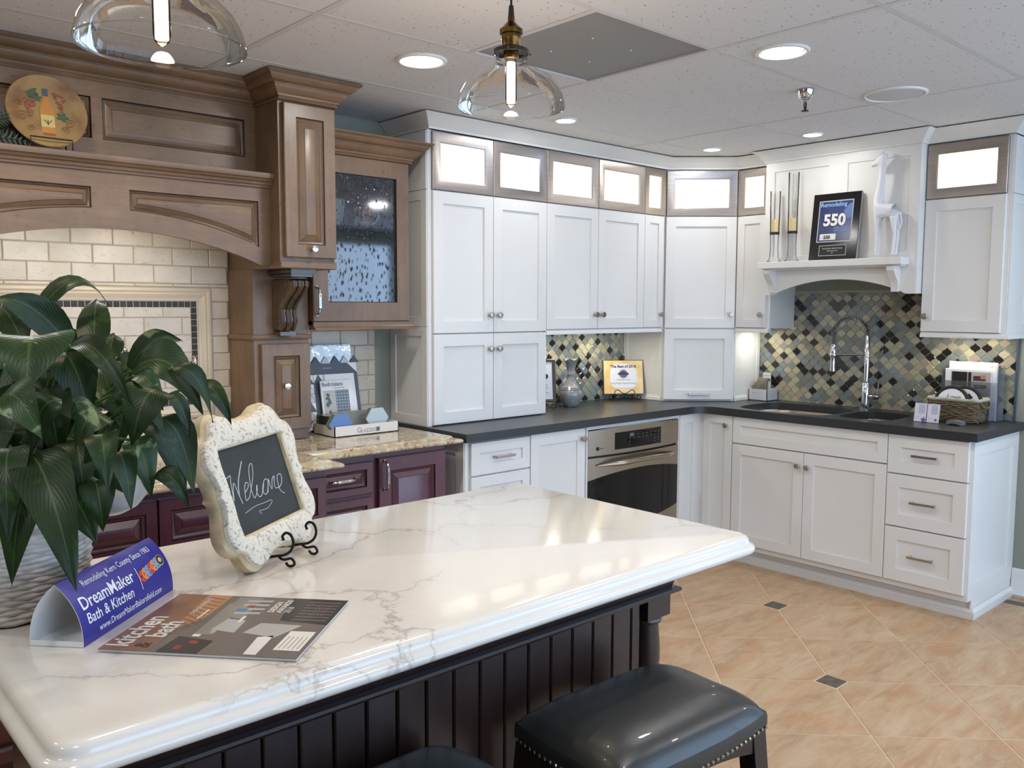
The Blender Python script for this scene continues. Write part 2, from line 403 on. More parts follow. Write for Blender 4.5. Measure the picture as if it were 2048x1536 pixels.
def ceilt():
    m, nt, b = newmat('speckled_acoustic_ceiling_tile'); b.inputs['Roughness'].default_value = .95
    v = N(nt, 'ShaderNodeTexVoronoi'); v.inputs['Scale'].default_value = 55; nt.links.new(coords(nt, (1, 1, 1), rnd=True), v.inputs['Vector'])
    r = N(nt, 'ShaderNodeTexWhiteNoise', noise_dimensions='3D'); nt.links.new(v.outputs['Color'], r.inputs['Vector'])
    siz = N(nt, 'ShaderNodeMath', operation='MULTIPLY'); siz.inputs[1].default_value = .22; nt.links.new(r.outputs['Value'], siz.inputs[0])
    lt = N(nt, 'ShaderNodeMath', operation='LESS_THAN'); nt.links.new(v.outputs['Distance'], lt.inputs[0]); nt.links.new(siz.outputs[0], lt.inputs[1])
    c = mix(nt, lt.outputs[0], C(212, 212, 215), C(135, 131, 130)); fn = noise_n(nt, coords(nt), 240, 2)
    c = mix(nt, ramp(nt, fn, [(.4, 0.), (.75, .35)]), c, C(190, 187, 186)); nt.links.new(c, b.inputs['Base Color']); return m
CEILT = ceilt()
CGRID = pm('white_ceiling_grid', C(200, 199, 200), .6)
GAPSHADE = pm('shadow_dark_ceiling_slab', C(40, 40, 42), .9)
def perf():
    m, nt, b = newmat('perforated_grey_metal'); b.inputs['Roughness'].default_value = .6
    sep = N(nt, 'ShaderNodeSeparateXYZ'); nt.links.new(coords(nt, (130, 130, 1)), sep.inputs[0])
    fr = []
    for i in (0, 1):
        f = N(nt, 'ShaderNodeMath', operation='PINGPONG'); f.inputs[1].default_value = .5; nt.links.new(sep.outputs[i], f.inputs[0]); fr.append(f)
    mn = N(nt, 'ShaderNodeMath', operation='ADD'); nt.links.new(fr[0].outputs[0], mn.inputs[0]); nt.links.new(fr[1].outputs[0], mn.inputs[1])
    nt.links.new(ramp(nt, mn.outputs[0], [(.40, C(88, 88, 88)), (.50, C(158, 158, 158))]), b.inputs['Base Color']); return m
PERF = perf()
CANLENS = pm('lit_recessed_lens', C(255, 255, 250), .4, emis=((1, .98, .95, 1), 14))
PUCK = pm('lit_puck_lens', C(255, 250, 235), .4, emis=((1, .93, .78, 1), 6))
BULB = pm('glowing_filament_bulb', C(255, 220, 160), .2, emis=((1, .78, .52, 1), 14))
FILA = pm('bulb_glass_glow', C(255, 235, 200), .1, emis=((1, .86, .68, 1), 5.))
LEATH = pm('black_leather', C(38, 40, 40), .36, spec=.6, bmp=((1, 1, 1), 260, .25, .0012), coat=.12)
NAIL = pm('nickel_nailhead', C(170, 165, 158), .25, 1)
def crackle():
    m, nt, b = newmat('chipped_cream_paint'); b.inputs['Roughness'].default_value = .65
    n1 = noise_n(nt, coords(nt, (1, 2.6, 1.6)), 62, 5, .78, .3); n2 = noise_n(nt, coords(nt), 14, 3)
    f = ramp(nt, n1, [(.545, 0.), (.585, .85)]); c = mix(nt, f, C(218, 211, 196), C(146, 130, 110))
    c = mix(nt, ramp(nt, n2, [(.5, 0.), (.75, .4)]), c, C(206, 190, 158)); nt.links.new(c, b.inputs['Base Color']); bump(nt, b, f, -.7, .002); return m
CRACK = crackle()
CREAM = pm('worn_cream_edge_paint', C(206, 190, 156), .6, var=((1, 1, 1), 26, C(170, 150, 112), .45, .75))
CHALKB = pm('chalkboard', C(44, 48, 50), .75, var=((1, 1, 1), 8, C(52, 56, 57), .4, .7))
CHALK = pm('white_chalk', C(188, 192, 194), .95)
def leafm(name, c1, c2, c3, th):
    m, nt, b = newmat(name); b.inputs['Roughness'].default_value = .4; b.inputs['Specular IOR Level'].default_value = .3
    n = noise_n(nt, coords(nt, (1, 1, 1), rnd=True), 11, 4); c = ramp(nt, n, [(.35, c1), (.65, c2)])
    w = noise_n(nt, coords(nt, (1, .35, 1), rnd=True), 26, 3, .6, .6); c = mix(nt, ramp(nt, w, [(th, 0.), (th + .07, .9)]), c, c3)
    uv = N(nt, 'ShaderNodeTexCoord'); sp = N(nt, 'ShaderNodeSeparateXYZ'); nt.links.new(uv.outputs['UV'], sp.inputs[0])
    ax = N(nt, 'ShaderNodeMath', operation='SUBTRACT'); nt.links.new(sp.outputs[0], ax.inputs[0]); ax.inputs[1].default_value = .5
    ab = N(nt, 'ShaderNodeMath', operation='ABSOLUTE'); nt.links.new(ax.outputs[0], ab.inputs[0])
    c = mix(nt, ramp(nt, ab.outputs[0], [(.010, .5), (.03, 0.)]), c, C(84, 108, 56))
    k = N(nt, 'ShaderNodeMath', operation='MULTIPLY_ADD'); nt.links.new(ab.outputs[0], k.inputs[0]); k.inputs[1].default_value = -.9; nt.links.new(sp.outputs[1], k.inputs[2])
    wv = N(nt, 'ShaderNodeMath', operation='MULTIPLY'); nt.links.new(k.outputs[0], wv.inputs[0]); wv.inputs[1].default_value = 88
    sn = N(nt, 'ShaderNodeMath', operation='SINE'); nt.links.new(wv.outputs[0], sn.inputs[0])
    c = mix(nt, ramp(nt, sn.outputs[0], [(.75, 0.), (1., .13)]), c, C(88, 112, 64))
    nt.links.new(c, b.inputs['Base Color']); bump(nt, b, sn.outputs[0], .10, .0010); return m
LEAF = leafm('deep_green_leaf', C(20, 38, 15), C(32, 54, 21), C(48, 72, 32), .62)
LEAFV = leafm('variegated_green_leaf', C(32, 54, 26), C(46, 70, 36), C(124, 140, 100), .60)
STEM = pm('green_stem', C(70, 98, 46), .5)
def basketm(name, c1, c2):
    return pm(name, c1, .75, var=((1, 1, 3), 22, c2, .4, .7), rndcol=.1)
WICKW = basketm('whitewashed_wicker', C(176, 168, 158), C(206, 200, 192))
WICKB = basketm('brown_seagrass', C(116, 100, 76), C(84, 70, 52))
WICKL = basketm('pale_grey_seagrass', C(150, 150, 132), C(190, 188, 170))
def flat(name, r, g, b_, rough=.5): return pm(name, C(r, g, b_), rough)
# ------------------------------------------------------------------ room shell
XL, XR, YF = -7.6, 2.6, -5.6
mb = MB(); mb.box(XL, XR, YF, 0, -.1, -.0028); floor = struct('floor', mb, GROUT)
O = Vector((-1.05, -1.405)); a = Vector((.3165, .3165)); b = Vector((.3165, -.3165))
def clip_tile(cut):      # tile in its own frame (rotated square), corners optionally cut for the insets
    h = .3165 - .0042; c = .046 + .002
    pts = [(h, 0), (0, h), (-h, 0), (0, -h)]; out = []
    for i, (x, y) in enumerate(pts):
        if cut == i:
            if x: s = 1 if x > 0 else -1; out += [(x - s * c, -s * c), (x - s * c, s * c)]
            else: s = 1 if y > 0 else -1; out += [(s * c, y - s * c), (-s * c, y - s * c)]
        else: out.append((x, y))
    ins = [(x * .988, y * .988) for x, y in out]
    m_ = MB(); m_.loft([[(x, y, -.01) for x, y in out], [(x, y, -.0012) for x, y in out], [(x, y, 0) for x, y in ins]], cap0=False)
    return m_.mesh('floor_tile', FTILE, 0)

TM = {k: clip_tile(k if k is not None else 9) for k in (None, 0, 1, 2, 3)}
iset = MB(); iset.bbox(-.044, .044, -.044, .044, -.01, .0, .002); isetm = iset.mesh('floor_inset', SLATE, 0)
for i in range(-12, 9):
    for j in range(-9, 10):
        # tile with corners O+i a+j b, +a, +b, +a+b ; centre:
        c = O + a * (i + .5) + b * (j + .5)
        if not (-5.3 < c.x < .5 and -4.3 < c.y < -.05) : continue
        # which corner is an inset node (both indices even)
        cut = None
        for k, (di, dj, ) in {2: (0, 0), 0: (1, 1), 1: (1, 0), 3: (0, 1)}.items():
            if (i + di) % 2 == 0 and (j + dj) % 2 == 0: cut = k
        inst(TM[cut], 'floor_tile', floor, (c.x, c.y, random.uniform(-.0006, 0)), (0, 0, 0))
for i in range(-12, 9, 2):
    for j in range(-8, 10, 2):
        c = O + a * i + b * j
        if -5.3 < c.x < .5 and -4.3 < c.y < -.05: inst(isetm, 'floor_tile_inset', floor, (c.x, c.y, 0))
st = MB(); st.bbox(-.032, .032, -.15, .15, -.01, .0008, .002); stm = st.mesh('border_strip', SLATE, 0)
for k in range(3): inst(stm, 'border_strip', floor, (-.105, -2.30 - k * .31, .0005), (0, 0, rad(2)))

mb = MB(); mb.box(XL, XR, 0, .12, 0, 2.75); wall_back = struct('wall_back', mb, WALLP)
mb = MB(); mb.box(0, .12, -2.95, 0, 0, 2.75); wall_right = struct('wall_right', mb, WALLP)
mb = MB(); mb.box(0, XR, -2.95, -2.83, 0, 2.75); mb.box(XR, XR + .1, YF, -4.95, 0, 2.75); mb.box(XR, XR + .1, -3.25, -2.83, 0, 2.75)
mb.box(XR, XR + .1, -4.95, -3.25, 0, .5); mb.box(XR, XR + .1, -4.95, -3.25, 2.2, 2.75); struct('wall_far_right', mb, WALLP)
mb = MB(); mb.box(XL - .12, XL, YF, 0, 0, 2.75); struct('wall_left', mb, WALLP)
mb = MB(); mb.box(XL, -4.6, YF - .12, YF, 0, 2.75); mb.box(2.3, XR, YF - .12, YF, 0, 2.75)
mb.box(-4.6, 2.3, YF - .12, YF, 0, .35); mb.box(-4.6, 2.3, YF - .12, YF, 2.22, 2.75)
for x in (-3.2, -1.7, -.2, 1.1): mb.box(x - .04, x + .04, YF - .1, YF, .35, 2.22)
struct('wall_front', mb, WALLP)
mb = MB(); mb.sweep([(0, 0), (.016, 0), (.028, .02), (.016, .04), (.014, .11), (.01, .145), (0, .152)], [(0, -2.15, 0), (0, -2.95, 0), (XR, -2.95, 0)][:2], caps=True)
struct('baseboard_right', mb, TRIMW)

# ceiling: slab coloured dark as shade in the gaps, T-bar grid and lay-in panels
mb = MB(); mb.box(XL, XR, YF, 0, 2.46, 2.56); ceiling = struct('ceiling', mb, GAPSHADE)
xs = [-2.2715 + 1.2165 * k for k in range(-5, 6)]; ys = [-.601 - .608 * k for k in range(0, 9)]
mb = MB()
for x in xs: 
    if XL < x < XR: mb.box(x - .011, x + .011, YF, 0, ceil_z, 2.43)
for y in ys:
    if y > YF: mb.box(XL, XR, y - .011, y + .011, ceil_z + .0004, 2.43)
mb.box(-2.88 - .011, -2.88 + .011, -1.817, -1.209, ceil_z, 2.43)
mb.build('ceiling_grid', CGRID, ceiling)
def cpanel(x0, x1, y0, y1):
    m_ = MB(); w, h = (x1 - x0) / 2 - .011, (y1 - y0) / 2 - .011
    m_.bbox(-w + .0022, w, -h + .0022, h, 0, .02, .001); return m_.mesh('ceiling_panel', CEILT, 0)
pmesh = {}
xx = [XL] + [x for x in xs if XL < x < XR] + [XR]; yy = [YF] + [y for y in reversed(ys) if y > YF] + [0]
for i in range(len(xx) - 1):
    for j in range(len(yy) - 1):
        segs = [(xx[i], xx[i + 1])]
        if abs((xx[i] + xx[i + 1]) / 2 + 2.88) < .1 and abs((yy[j] + yy[j + 1]) / 2 + 1.513) < .1: segs = [(xx[i], -2.88)]
        for x0, x1 in segs:
            key = (round(x1 - x0, 3), round(yy[j + 1] - yy[j], 3))
            if key not in pmesh: pmesh[key] = cpanel(x0, x1, yy[j], yy[j + 1])
            inst(pmesh[key], 'ceiling_panel', ceiling, ((x0 + x1) / 2, (yy[j] + yy[j + 1]) / 2, ceil_z + .0012 + random.uniform(0, .0008)))
t = thing('air_return_grille', 'square grey perforated metal air return set in the ceiling', 'grille', (-2.575, -1.513, ceil_z))
mb = MB(); mb.M = Matrix.Translation((-2.575, -1.513, ceil_z + .004)); h = .291
mb.box(-h, h, -h, h, .002, .006); mb.build('perforated_plate', PERF, t)
mb = MB(); mb.M = Matrix.Translation((-2.575, -1.513, ceil_z + .004))
for sx in (-1, 1):
    mb.box(sx * h, sx * (h + .006), -h, h, -.003, .012); mb.box(-h, h, sx * h, sx * (h + .006), -.003, .012)
mb.build('frame', CGRID, t)
mb = MB(); mb.M = Matrix.Translation((-2.575, -1.513, ceil_z + .001))
for cx, cy in ((.1, .1), (-.1, .1), (.1, -.1), (-.1, -.1)): mb.lathe([(0, 0), (.003, 0), (.004, .004)], (cx, cy, 0), 8)
mb.build('screw', CGRID, t)

def can(x, y, r, label, power, group=None):
    t = thing('recessed_light', label, 'ceiling light', (x, y, ceil_z), group=group)
    m_ = MB(); m_.lathe([(r * .80, .012), (r * .80, -.002), (r * .86, -.007), (r * .97, -.006), (r, -.002), (r, .003)], (x, y, ceil_z), 40); m_.build('trim_ring', TRIMW, t)
    m_ = MB(); m_.lathe([(0, -.001), (r * .6, -.001), (r * .8, .002)], (x, y, ceil_z), 32); m_.build('lens', CANLENS, t)
    area('lamp', (x, y, ceil_z - .012), (0, 0, 0), r * 1.5, 0, power, (1, .965, .93), 'DISK', t)
can(-2.951, -1.016, .094, 'large round recessed light left of the air return', 12)
can(-2.079, -1.973, .094, 'large round recessed light right of the air return', 12)
can(-1.836, -.665, .055, 'small recessed light just right of the hanging glass pendant, above the white wall cabinets', 4.5)
can(-.675, -.695, .055, 'small recessed light over the corner cabinet', 5)
can(-.653, -1.302, .055, 'small recessed light over the mantel hood', 3.6)
for i, (x, y) in enumerate([(-4.3, -1.0), (-5.6, -1.0), (-3.4, -3.1), (-5.2, -3.0), (-1.9, -3.4), (-.6, -3.4), (-6.4, -2.4)]):  # extra lamps added out of view to help light the room
    can(x, y, .094, ['added recessed light over the range side, out of frame', 'added unseen recessed light at the far left of the room', 'added unseen recessed light behind the stools', 'added unseen recessed light beside the camera', 'added unseen recessed light over the open floor', 'added unseen recessed light near the right wall end', 'added unseen recessed light at the left wall'][i], 13)
t = thing('sprinkler_head', 'chrome fire sprinkler head hanging from the ceiling', 'sprinkler', (-1.52, -1.749, ceil_z))
mb = MB(); mb.M = Matrix.Translation((-1.52, -1.749, ceil_z))
mb.lathe([(.036, .0), (.036, -.003), (.026, -.032), (.024, -.034), (.018, -.036), (.018, -.041), (.012, -.043), (.012, -.05), (.0, -.05)], seg=28); mb.build('escutcheon', CHROME, t)
mb = MB(); mb.M = Matrix.Translation((-1.52, -1.749, ceil_z))
for s in (-1, 1): mb.tube([(s * .008, 0, -.048), (s * .010, 0, -.062), (s * .006, 0, -.076), (0, 0, -.084)], .0022, 6)
mb.tube([(0, 0, -.05), (0, 0, -.08)], .002, 6); mb.lathe([(0, -.083), (.014, -.083), (.015, -.086), (0, -.087)], seg=16); mb.build('frame_and_deflector', DKIRON, t)
t = thing('ceiling_speaker', 'round flush white ceiling speaker over the right side', 'speaker', (-1.183, -1.973, ceil_z))
mb = MB(); mb.lathe([(0, -.004), (.112, -.004), (.116, -.003)], (-1.183, -1.973, ceil_z), 48); mb.build('grille_cloth', pm('speaker_mesh', C(196, 195, 200), .8), t)
mb = MB(); mb.lathe([(.115, -.002), (.118, -.008), (.125, -.006), (.127, .001)], (-1.183, -1.973, ceil_z), 48); mb.build('rim', TRIMW, t)

# ------------------------------------------------------------------ tiled walls
# cream brick-bond travertine on the back wall (left part)
def brick_field(x0, x1, z0, z1, parent, zref, skip=None, xoff=0.):
    H, W = .0745, .157; k0 = int(math.floor((z0 - zref) / H)); k1 = int(math.ceil((z1 - zref) / H))
    for k in range(k0, k1):
        zz = zref + k * H; sh = (W / 2 if k % 2 else 0) + xoff
        i0 = int(math.floor((x0 - sh) / W)); i1 = int(math.ceil((x1 - sh) / W))
        for i in range(i0, i1):
            u0, u1, v0, v1 = i * W + sh, (i + 1) * W + sh, zz, zz + H
            u0, u1, v0, v1 = max(u0, x0), min(u1, x1), max(v0, z0), min(v1, z1)
            if u1 - u0 < .012 or v1 - v0 < .01: continue
            if skip and skip(u0, u1, v0, v1): continue
            key = (round(u1 - u0, 3), round(v1 - v0, 3))
            if key not in bcache:
                m_ = MB(); w, h = (u1 - u0) / 2 - .0012, (v1 - v0) / 2 - .0012
                m_.M = FA(); m_.rects(-w, w, -h, h, [(0, 0), (0, .0075), (.0035, .010)], cap0=False); bcache[key] = m_.mesh('travertine_tile', TRAV, 0)
            inst(bcache[key], 'travertine_tile', parent, ((u0 + u1) / 2, -.0 + random.uniform(-.0008, .0008), (v0 + v1) / 2))
bcache = {}
FX0, FX1, FZ0, FZ1 = -4.385, -3.345, 1.015, 1.575        # the framed panel behind the range (outer edge of its moulding)
sk = lambda u0, u1, v0, v1: (u0 > FX0 - .001 and u1 < FX1 + .03 and v0 > FZ0 - .03 and v1 < FZ1 + .03) and not (u0 >= FX1 - .001 or v0 >= FZ1 - .001)
mb = MB(); mb.box(-4.50, -3.262, -.004, 0, .914, 1.80); mb.box(-3.012, -2.510, -.004, 0, .914, 1.41); mb.build('tile_grout', TRAVG, wall_back)
for (x0, x1, z0, z1) in ((-4.50, -3.262, FZ1, 1.81), (FX1, -3.262, .914, FZ1), (-4.50, FX0, .914, FZ1), (FX0, FX1, .914, FZ0)):
    brick_field(x0, x1, z0, z1, wall_back, 1.589, None, .028)
brick_field(-3.012, -2.510, .914, 1.41, wall_back, .934, None, .04)
mb = MB(); prof = [(0, 0), (0, .012), (.006, .022), (.016, .026), (.024, .020), (.03, .024), (.042, .018), (.050, .012), (.056, .010), (.056, 0)]
mb.M = FA(); mb.rects(FX0, FX1, FZ0, FZ1, prof, cap0=False); mb.mi = mb.mi[:-1]; mb.f = mb.f[:-1]
mb.build('panel_moulding', TRAVM, wall_back)
mos = MB(); mos.M = FA(); mos.rects(-.0118, .0118, -.0118, .0118, [(0, 0), (0, .006), (.0015, .0075)], cap0=False); mosm = mos.mesh('mosaic_tile', BROWNT, 0)
mb = MB(); mb.M = FA(); mb.rects(FX0 + .056, FX1 - .056, FZ0 + .056, FZ1 - .056, [(0, 0), (0, .004), (.001, .0045)]); mb.build('panel_grout', pm('pale_panel_grout', C(216, 206, 190), .8), wall_back)
px0, px1, pz0, pz1 = FX0 + .061, FX1 - .061, FZ0 + .059, FZ1 - .059
nx = round((px1 - px0) / .0262); nz = round((pz1 - pz0) / .0262); dx = (px1 - px0) / nx; dz = (pz1 - pz0) / nz
for i in range(nx):
    for z in (pz0 + dz / 2, pz1 - dz / 2): inst(mosm, 'mosaic_tile', wall_back, (px0 + (i + .5) * dx, 0, z))
for j in range(1, nz - 1):
    for x in (px0 + dx / 2, px1 - dx / 2): inst(mosm, 'mosaic_tile', wall_back, (x, 0, pz0 + (j + .5) * dz))
brick_field(px0 + dx, px1 - dx, pz0 + dz, pz1 - dz, wall_back, 1.447, None, .06)

# lantern mosaic
def lantern(scale=.93):
    hw, hh = .0287, .0295; P = []
    def edge(A, B, sg):
        out = []
        for k in range(7):
            t = k / 7; x = A[0] + (B[0] - A[0]) * t; y = A[1] + (B[1] - A[1]) * t
            nx_, ny_ = (B[1] - A[1]), -(B[0] - A[0]); L = math.hypot(nx_, ny_); o = sg * sin(2 * pi * t) * .0019
            out.append((x + nx_ / L * o, y + ny_ / L * o))
        return out
    T, R_, B_, L_ = (0, hh), (hw, 0), (0, -hh), (-hw, 0)
    P = edge(T, R_, 1) + edge(R_, B_, -1) + edge(B_, L_, 1) + edge(L_, T, -1)
    P = list(reversed(P)); return [(x * scale, y * scale) for x, y in P], hw, hh
LP, HW, HH = lantern()
LP = [(x, y) for x, y in LP]
def lmesh(mat, F):
    m_ = MB(); m_.M = F; ins = [(x * .9, y * .9) for x, y in LP]
    m_.loft([[(x, y, 0) for x, y in LP], [(x, y, .006) for x, y in LP], [(x, y, .0078) for x, y in ins]]); return m_.mesh('lantern_tile', mat, 0)
RA = random.Random(11)
def lantern_wall(u0, u1, v0, v1, F, parent, uref, vref, inside, limit):
    meshes = [lmesh(mt, Matrix(F)) for mt in AR]; T = []
    for r in range(-40, 41):
        for c_ in range(-60, 61):
            if (r + c_) % 2: continue
            u, v = uref + c_ * HW, vref + r * HH
            if u0 - .006 < u < u1 + .006 and v0 - .006 < v < v1 + .006 and inside(u, v):
                k = RA.choices(range(5), (20, 28, 22, 16, 14))[0]; T.append((u, v, k))
    rest = MB(); rest.M = F; n = 0
    T.sort(key=lambda q: -q[0] if limit[0] == 'u' else 0)
    ms = []
    for i, (u, v, k) in enumerate(T):
        edge_cut = (u - HW < u0 or u + HW > u1 or v - HH < v0 or v + HH > v1)
        if i < limit[1] and not edge_cut:
            p = F @ Vector((u, v, 0)); inst(meshes[k], 'lantern_tile', parent, p)
        else:
            pts = [(min(max(u + x, u0), u1), min(max(v + y, v0), v1)) for x, y in LP]
            rest.loft([[(x, y, 0) for x, y in pts], [(x, y, .0075) for x, y in pts]], k)
    o = rest.build('cut_lantern_tiles', AR, parent, ang=0); o['kind'] = 'stuff'
mb = MB(); mb.box(-1.62, -.60, -.004, 0, .914, 1.40); mb.build('lantern_grout', ARG, wall_back)
lantern_wall(-1.60, -.616, .920, 1.38, FA(0.), wall_back, -1.206, 1.283, lambda u, v: True, ('n', 290))
mb = MB(); mb.box(-.004, 0, -2.118, -.60, .914, 1.60); mb.build('lantern_grout', ARG, wall_right)
lantern_wall(.615, 2.116, .920, 1.585, FB(0.), wall_right, 1.600, 1.199, lambda u, v: v < 1.40 or .85 < u < 1.76, ('u', 285))
mb = MB(); mb.box(-.012, 0, -2.126, -2.117, .914, 1.40); struct('trim_1', mb, pm('blue_grey_metal_edge', C(84, 100, 120), .4, .5))
# ------------------------------------------------------------------ white cabinetry
SH = lambda w0, th=.020, rail=.058: [(0, w0), (0, w0 + th - .0015), (.0015, w0 + th), (rail, w0 + th), (rail + .0015, w0 + th - .0085), (rail + .004, w0 + th - .009)]
def knob(F, u, v, w, parent, mat=None, r=.0155):
    m_ = MB(); m_.M = F @ Matrix.Translation((u, v, w))
    m_.lathe([(.0055, 0), (.0055, .013), (r * .82, .017), (r, .020), (r, .026), (r * .88, .0285), (0, .0295)], seg=20); return m_.build('knob', mat or NICK, parent)
def bar_pull(F, u, v, w, parent, L=.125, vert=False, mat=None):
    m_ = MB(); m_.M = F @ Matrix.Translation((u, v, w)) @ Matrix.Rotation(pi / 2 if vert else 0, 4, 'Z')
    for s in (-1, 1): m_.box(s * L * .4 - .004, s * L * .4 + .004, -.004, .004, 0, .024)
    m_.bbox(-L / 2, L / 2, -.006, .006, .022, .032, .002); return m_.build('pull', mat or NICK, parent)
def sdoor(F, u0, u1, v0, v1, w0, parent, kn=None, name='door', pull=None, rail=.058, g=.0015):
    m_ = MB(); m_.M = F; m_.rects(u0 + g, u1 - g, v0 + g, v1 - g, SH(w0, rail=rail)); d = m_.build(name, WHITE, parent)
    if kn: knob(F, kn[0], kn[1], w0 + .020, d)
    if pull: bar_pull(F, pull[0], pull[1], w0 + .011 if (u0 + rail < pull[0] < u1 - rail and v0 + rail < pull[1] < v1 - rail) else w0 + .02, d)
    return d
def gdoor(F, u0, u1, v0, v1, w0, parent, g=.0015, rail=.050):
    u0 += g; u1 -= g; v0 += g; v1 -= g; m_ = MB(); m_.M = F; R = [(0, w0), (0, w0 + .018), (.002, w0 + .020), (rail - .004, w0 + .016), (rail, w0 + .013), (rail, w0 + .006)]
    rs = [[(u0 + i, v0 + i, w), (u1 - i, v0 + i, w), (u1 - i, v1 - i, w), (u0 + i, v1 - i, w)] for i, w in R]; m_.loft(rs, 0, cap0=False, cap1=False)
    d = m_.build('glass_door', ALU, parent, label='brushed aluminium framed door')
    m_ = MB(); m_.M = F; m_.box(u0 + rail - .004, u1 - rail + .004, v0 + rail - .004, v1 - rail + .004, w0 + .004, w0 + .008); m_.build('frosted_pane', FROST, d)
    return d
def puck(x, y, z, parent, power=2.2):
    m_ = MB(); m_.lathe([(0, -.012), (.026, -.012), (.030, -.008), (.032, 0)], (x, y, z), 20); m_.build('puck_light', PUCK, parent)
    area('puck_lamp', (x, y, z - .014), (0, 0, 0), .05, 0, power, (1, .92, .74), 'DISK', parent)
GT, GB, TS, UB, CT = 2.3235, 2.0499, 1.3669, 1.3732, .918
A_ = FA(); B_ = FB()
DW = .314; DWB = .284                                   # carcass depths; doors add 20 mm

# tall pantry unit standing on the counter
t = thing('pantry_cabinet', 'tall white double-door pantry cabinet standing on the dark counter beside the wooden glass cabinet', 'cabinet', (-2.02, -.16, CT))
mb = MB(); mb.M = A_; mb.box(-2.408, -1.6346, CT + .001, GT + .006, 0.002, DW - .004); mb.box(-2.4105, -2.3885, CT, GT + .006, .25, DW + .004); mb.build('carcass', WHITE, t)
FL = FG((-2.408, 0, 0), (0, -1))                          # side facing the range
mb = MB(); mb.M = FL; Ls = lambda: [(0, 0), (0, .008), (.045, .008), (.047, .002)]
for v0, v1 in ((CT, 1.40), (1.402, 2.048), (2.052, GT)): mb.rects(.004, DW, v0, v1, Ls(), cap0=False)
mb.build('side_panels', WHITE, t)
X = [-2.3885, -2.0096, -1.6331, -1.2262, -.8185, -.6100]
for i in (0, 1):
    gdoor(A_, X[i], X[i + 1], GB, GT, DW, t)
    kx = X[1] + (-.028 if i == 0 else .028)
    sdoor(A_, X[i], X[i + 1], TS, GB - .002, DW, t, (kx, 1.455)); sdoor(A_, X[i], X[i + 1], CT + .004, TS - .003, DW, t, (kx, 1.285))
# wall cabinets to its right
def rail_under(mb_, path): mb_.sweep([(0, 0), (.004, 0), (.012, -.010), (.014, -.016), (.014, -.026), (-.02, -.026), (-.02, 0)], path)
t = thing('wall_cabinet', 'white double-door wall cabinet with two glowing frosted panes, between pantry and narrow cabinet', 'cabinet', (-1.226, -.16, UB), group=None)
mb = MB(); mb.M = A_; mb.box(-1.632, -.8195, UB, GT + .006, .002, DW); mb.build('carcass', WHITE, t)
for i, k in ((2, -.028), (3, .028)):
    gdoor(A_, X[i], X[i + 1], GB, GT, DW, t); sdoor(A_, X[i], X[i + 1], UB + .002, GB - .002, DW, t, (X[3] + k, 1.455))
mb = MB(); rail_under(mb, [(-1.632, -DW - .006, UB), (-.64, -DW - .006, UB)]); mb.build('light_rail', WHITE, t)
puck(-1.35, -.17, UB, t, 2.3); puck(-.98, -.17, UB, t, 2.3)
t = thing('narrow_wall_cabinet', 'narrow white wall cabinet with one slim glowing pane, left of the corner cabinet', 'cabinet', (-.715, -.16, UB))
mb = MB(); mb.M = A_; mb.box(-.8175, -.6155, UB, GT + .006, .002, DW); mb.build('carcass', WHITE, t)
gdoor(A_, X[4], -.622, GB, GT, DW, t, rail=.042); sdoor(A_, X[4], -.640, UB + .002, GB - .002, DW, t, (-.668, 1.455), rail=.045)
mb = MB(); mb.M = A_; mb.box(-.640, -.6155, UB, GB, DW, DW + .006); mb.build('filler', WHITE, t)
# diagonal corner cabinet with appliance garage
t = thing('corner_cabinet', 'white diagonal corner cabinet reaching down to the counter with a lift-up garage door', 'cabinet', (-.32, -.32, CT))
P1 = Vector((-.6125, -.316)); P2 = Vector((-.290, -.6235)); du = (P2 - P1); LD = du.length; D_ = FG((P1.x, P1.y, 0), tuple(du))
mb = MB(); mb.loft([[(x, y, z) for x, y in ((-.6125, -.004), (-.6125, -.316), (-.290, -.6235), (-.006, -.6235), (-.006, -.004))] for z in (CT + .001, GT + .006)], cap0=True); mb.build('carcass', WHITE, t)
gdoor(D_, .008, LD - .008, GB, GT, .0, t); sdoor(D_, .008, LD - .008, TS + .003, GB - .002, 0, t, (LD - .036, 1.455))
d = sdoor(D_, .008, LD - .008, CT + .010, TS - .002, 0, t, name='garage_door'); bar_pull(D_, LD / 2, CT + .045, .02, d, .13)
mb = MB(); mb.M = A_
mb.box(-.70, -.6125, CT, CT + .030, .0, .012); mb.build('cove_strip', WHITE, t)
for F_, o1 in ((FG((-.6125, 0, 0), (0, -1)), 0),):
    mb = MB(); mb.M = F_; mb.rects(.012, .316, CT, UB, [(0, 0), (0, .005), (.030, .005), (.032, .0015)], cap0=False); mb.bbox(.0, .316, CT, CT + .022, 0, .012, .002); mb.build('side_panel', WHITE, t)
F_ = FG((-.290, -.6235, 0), (1, 0)); mb = MB(); mb.M = F_; mb.rects(.0, .275, CT, UB, [(0, 0), (0, .005), (.030, .005), (.032, .0015)], cap0=False); mb.bbox(.0, .28, CT, CT + .022, 0, .012, .002); mb.build('side_panel', WHITE, t)
# narrow cabinet on the right wall
t = thing('slim_wall_cabinet', 'slim white wall cabinet with a glowing pane between the corner cabinet and the mantel hood', 'cabinet', (-.14, -.74, UB))
mb = MB(); mb.M = B_; mb.box(.6265, .858, UB, GT + .006, .002, DWB); mb.build('carcass', WHITE, t)
gdoor(B_, .6265, .850, GB, GT, DWB, t, rail=.045); sdoor(B_, .632, .838, UB + .002, GB - .002, DWB, t, (.812, 1.455), rail=.048)
mb = MB(); rail_under(mb, [(-DWB - .006, -.6265, UB), (-DWB - .006, -.858, UB)]); mb.build('light_rail', WHITE, t); puck(-.16, -.75, UB, t, 1.7)
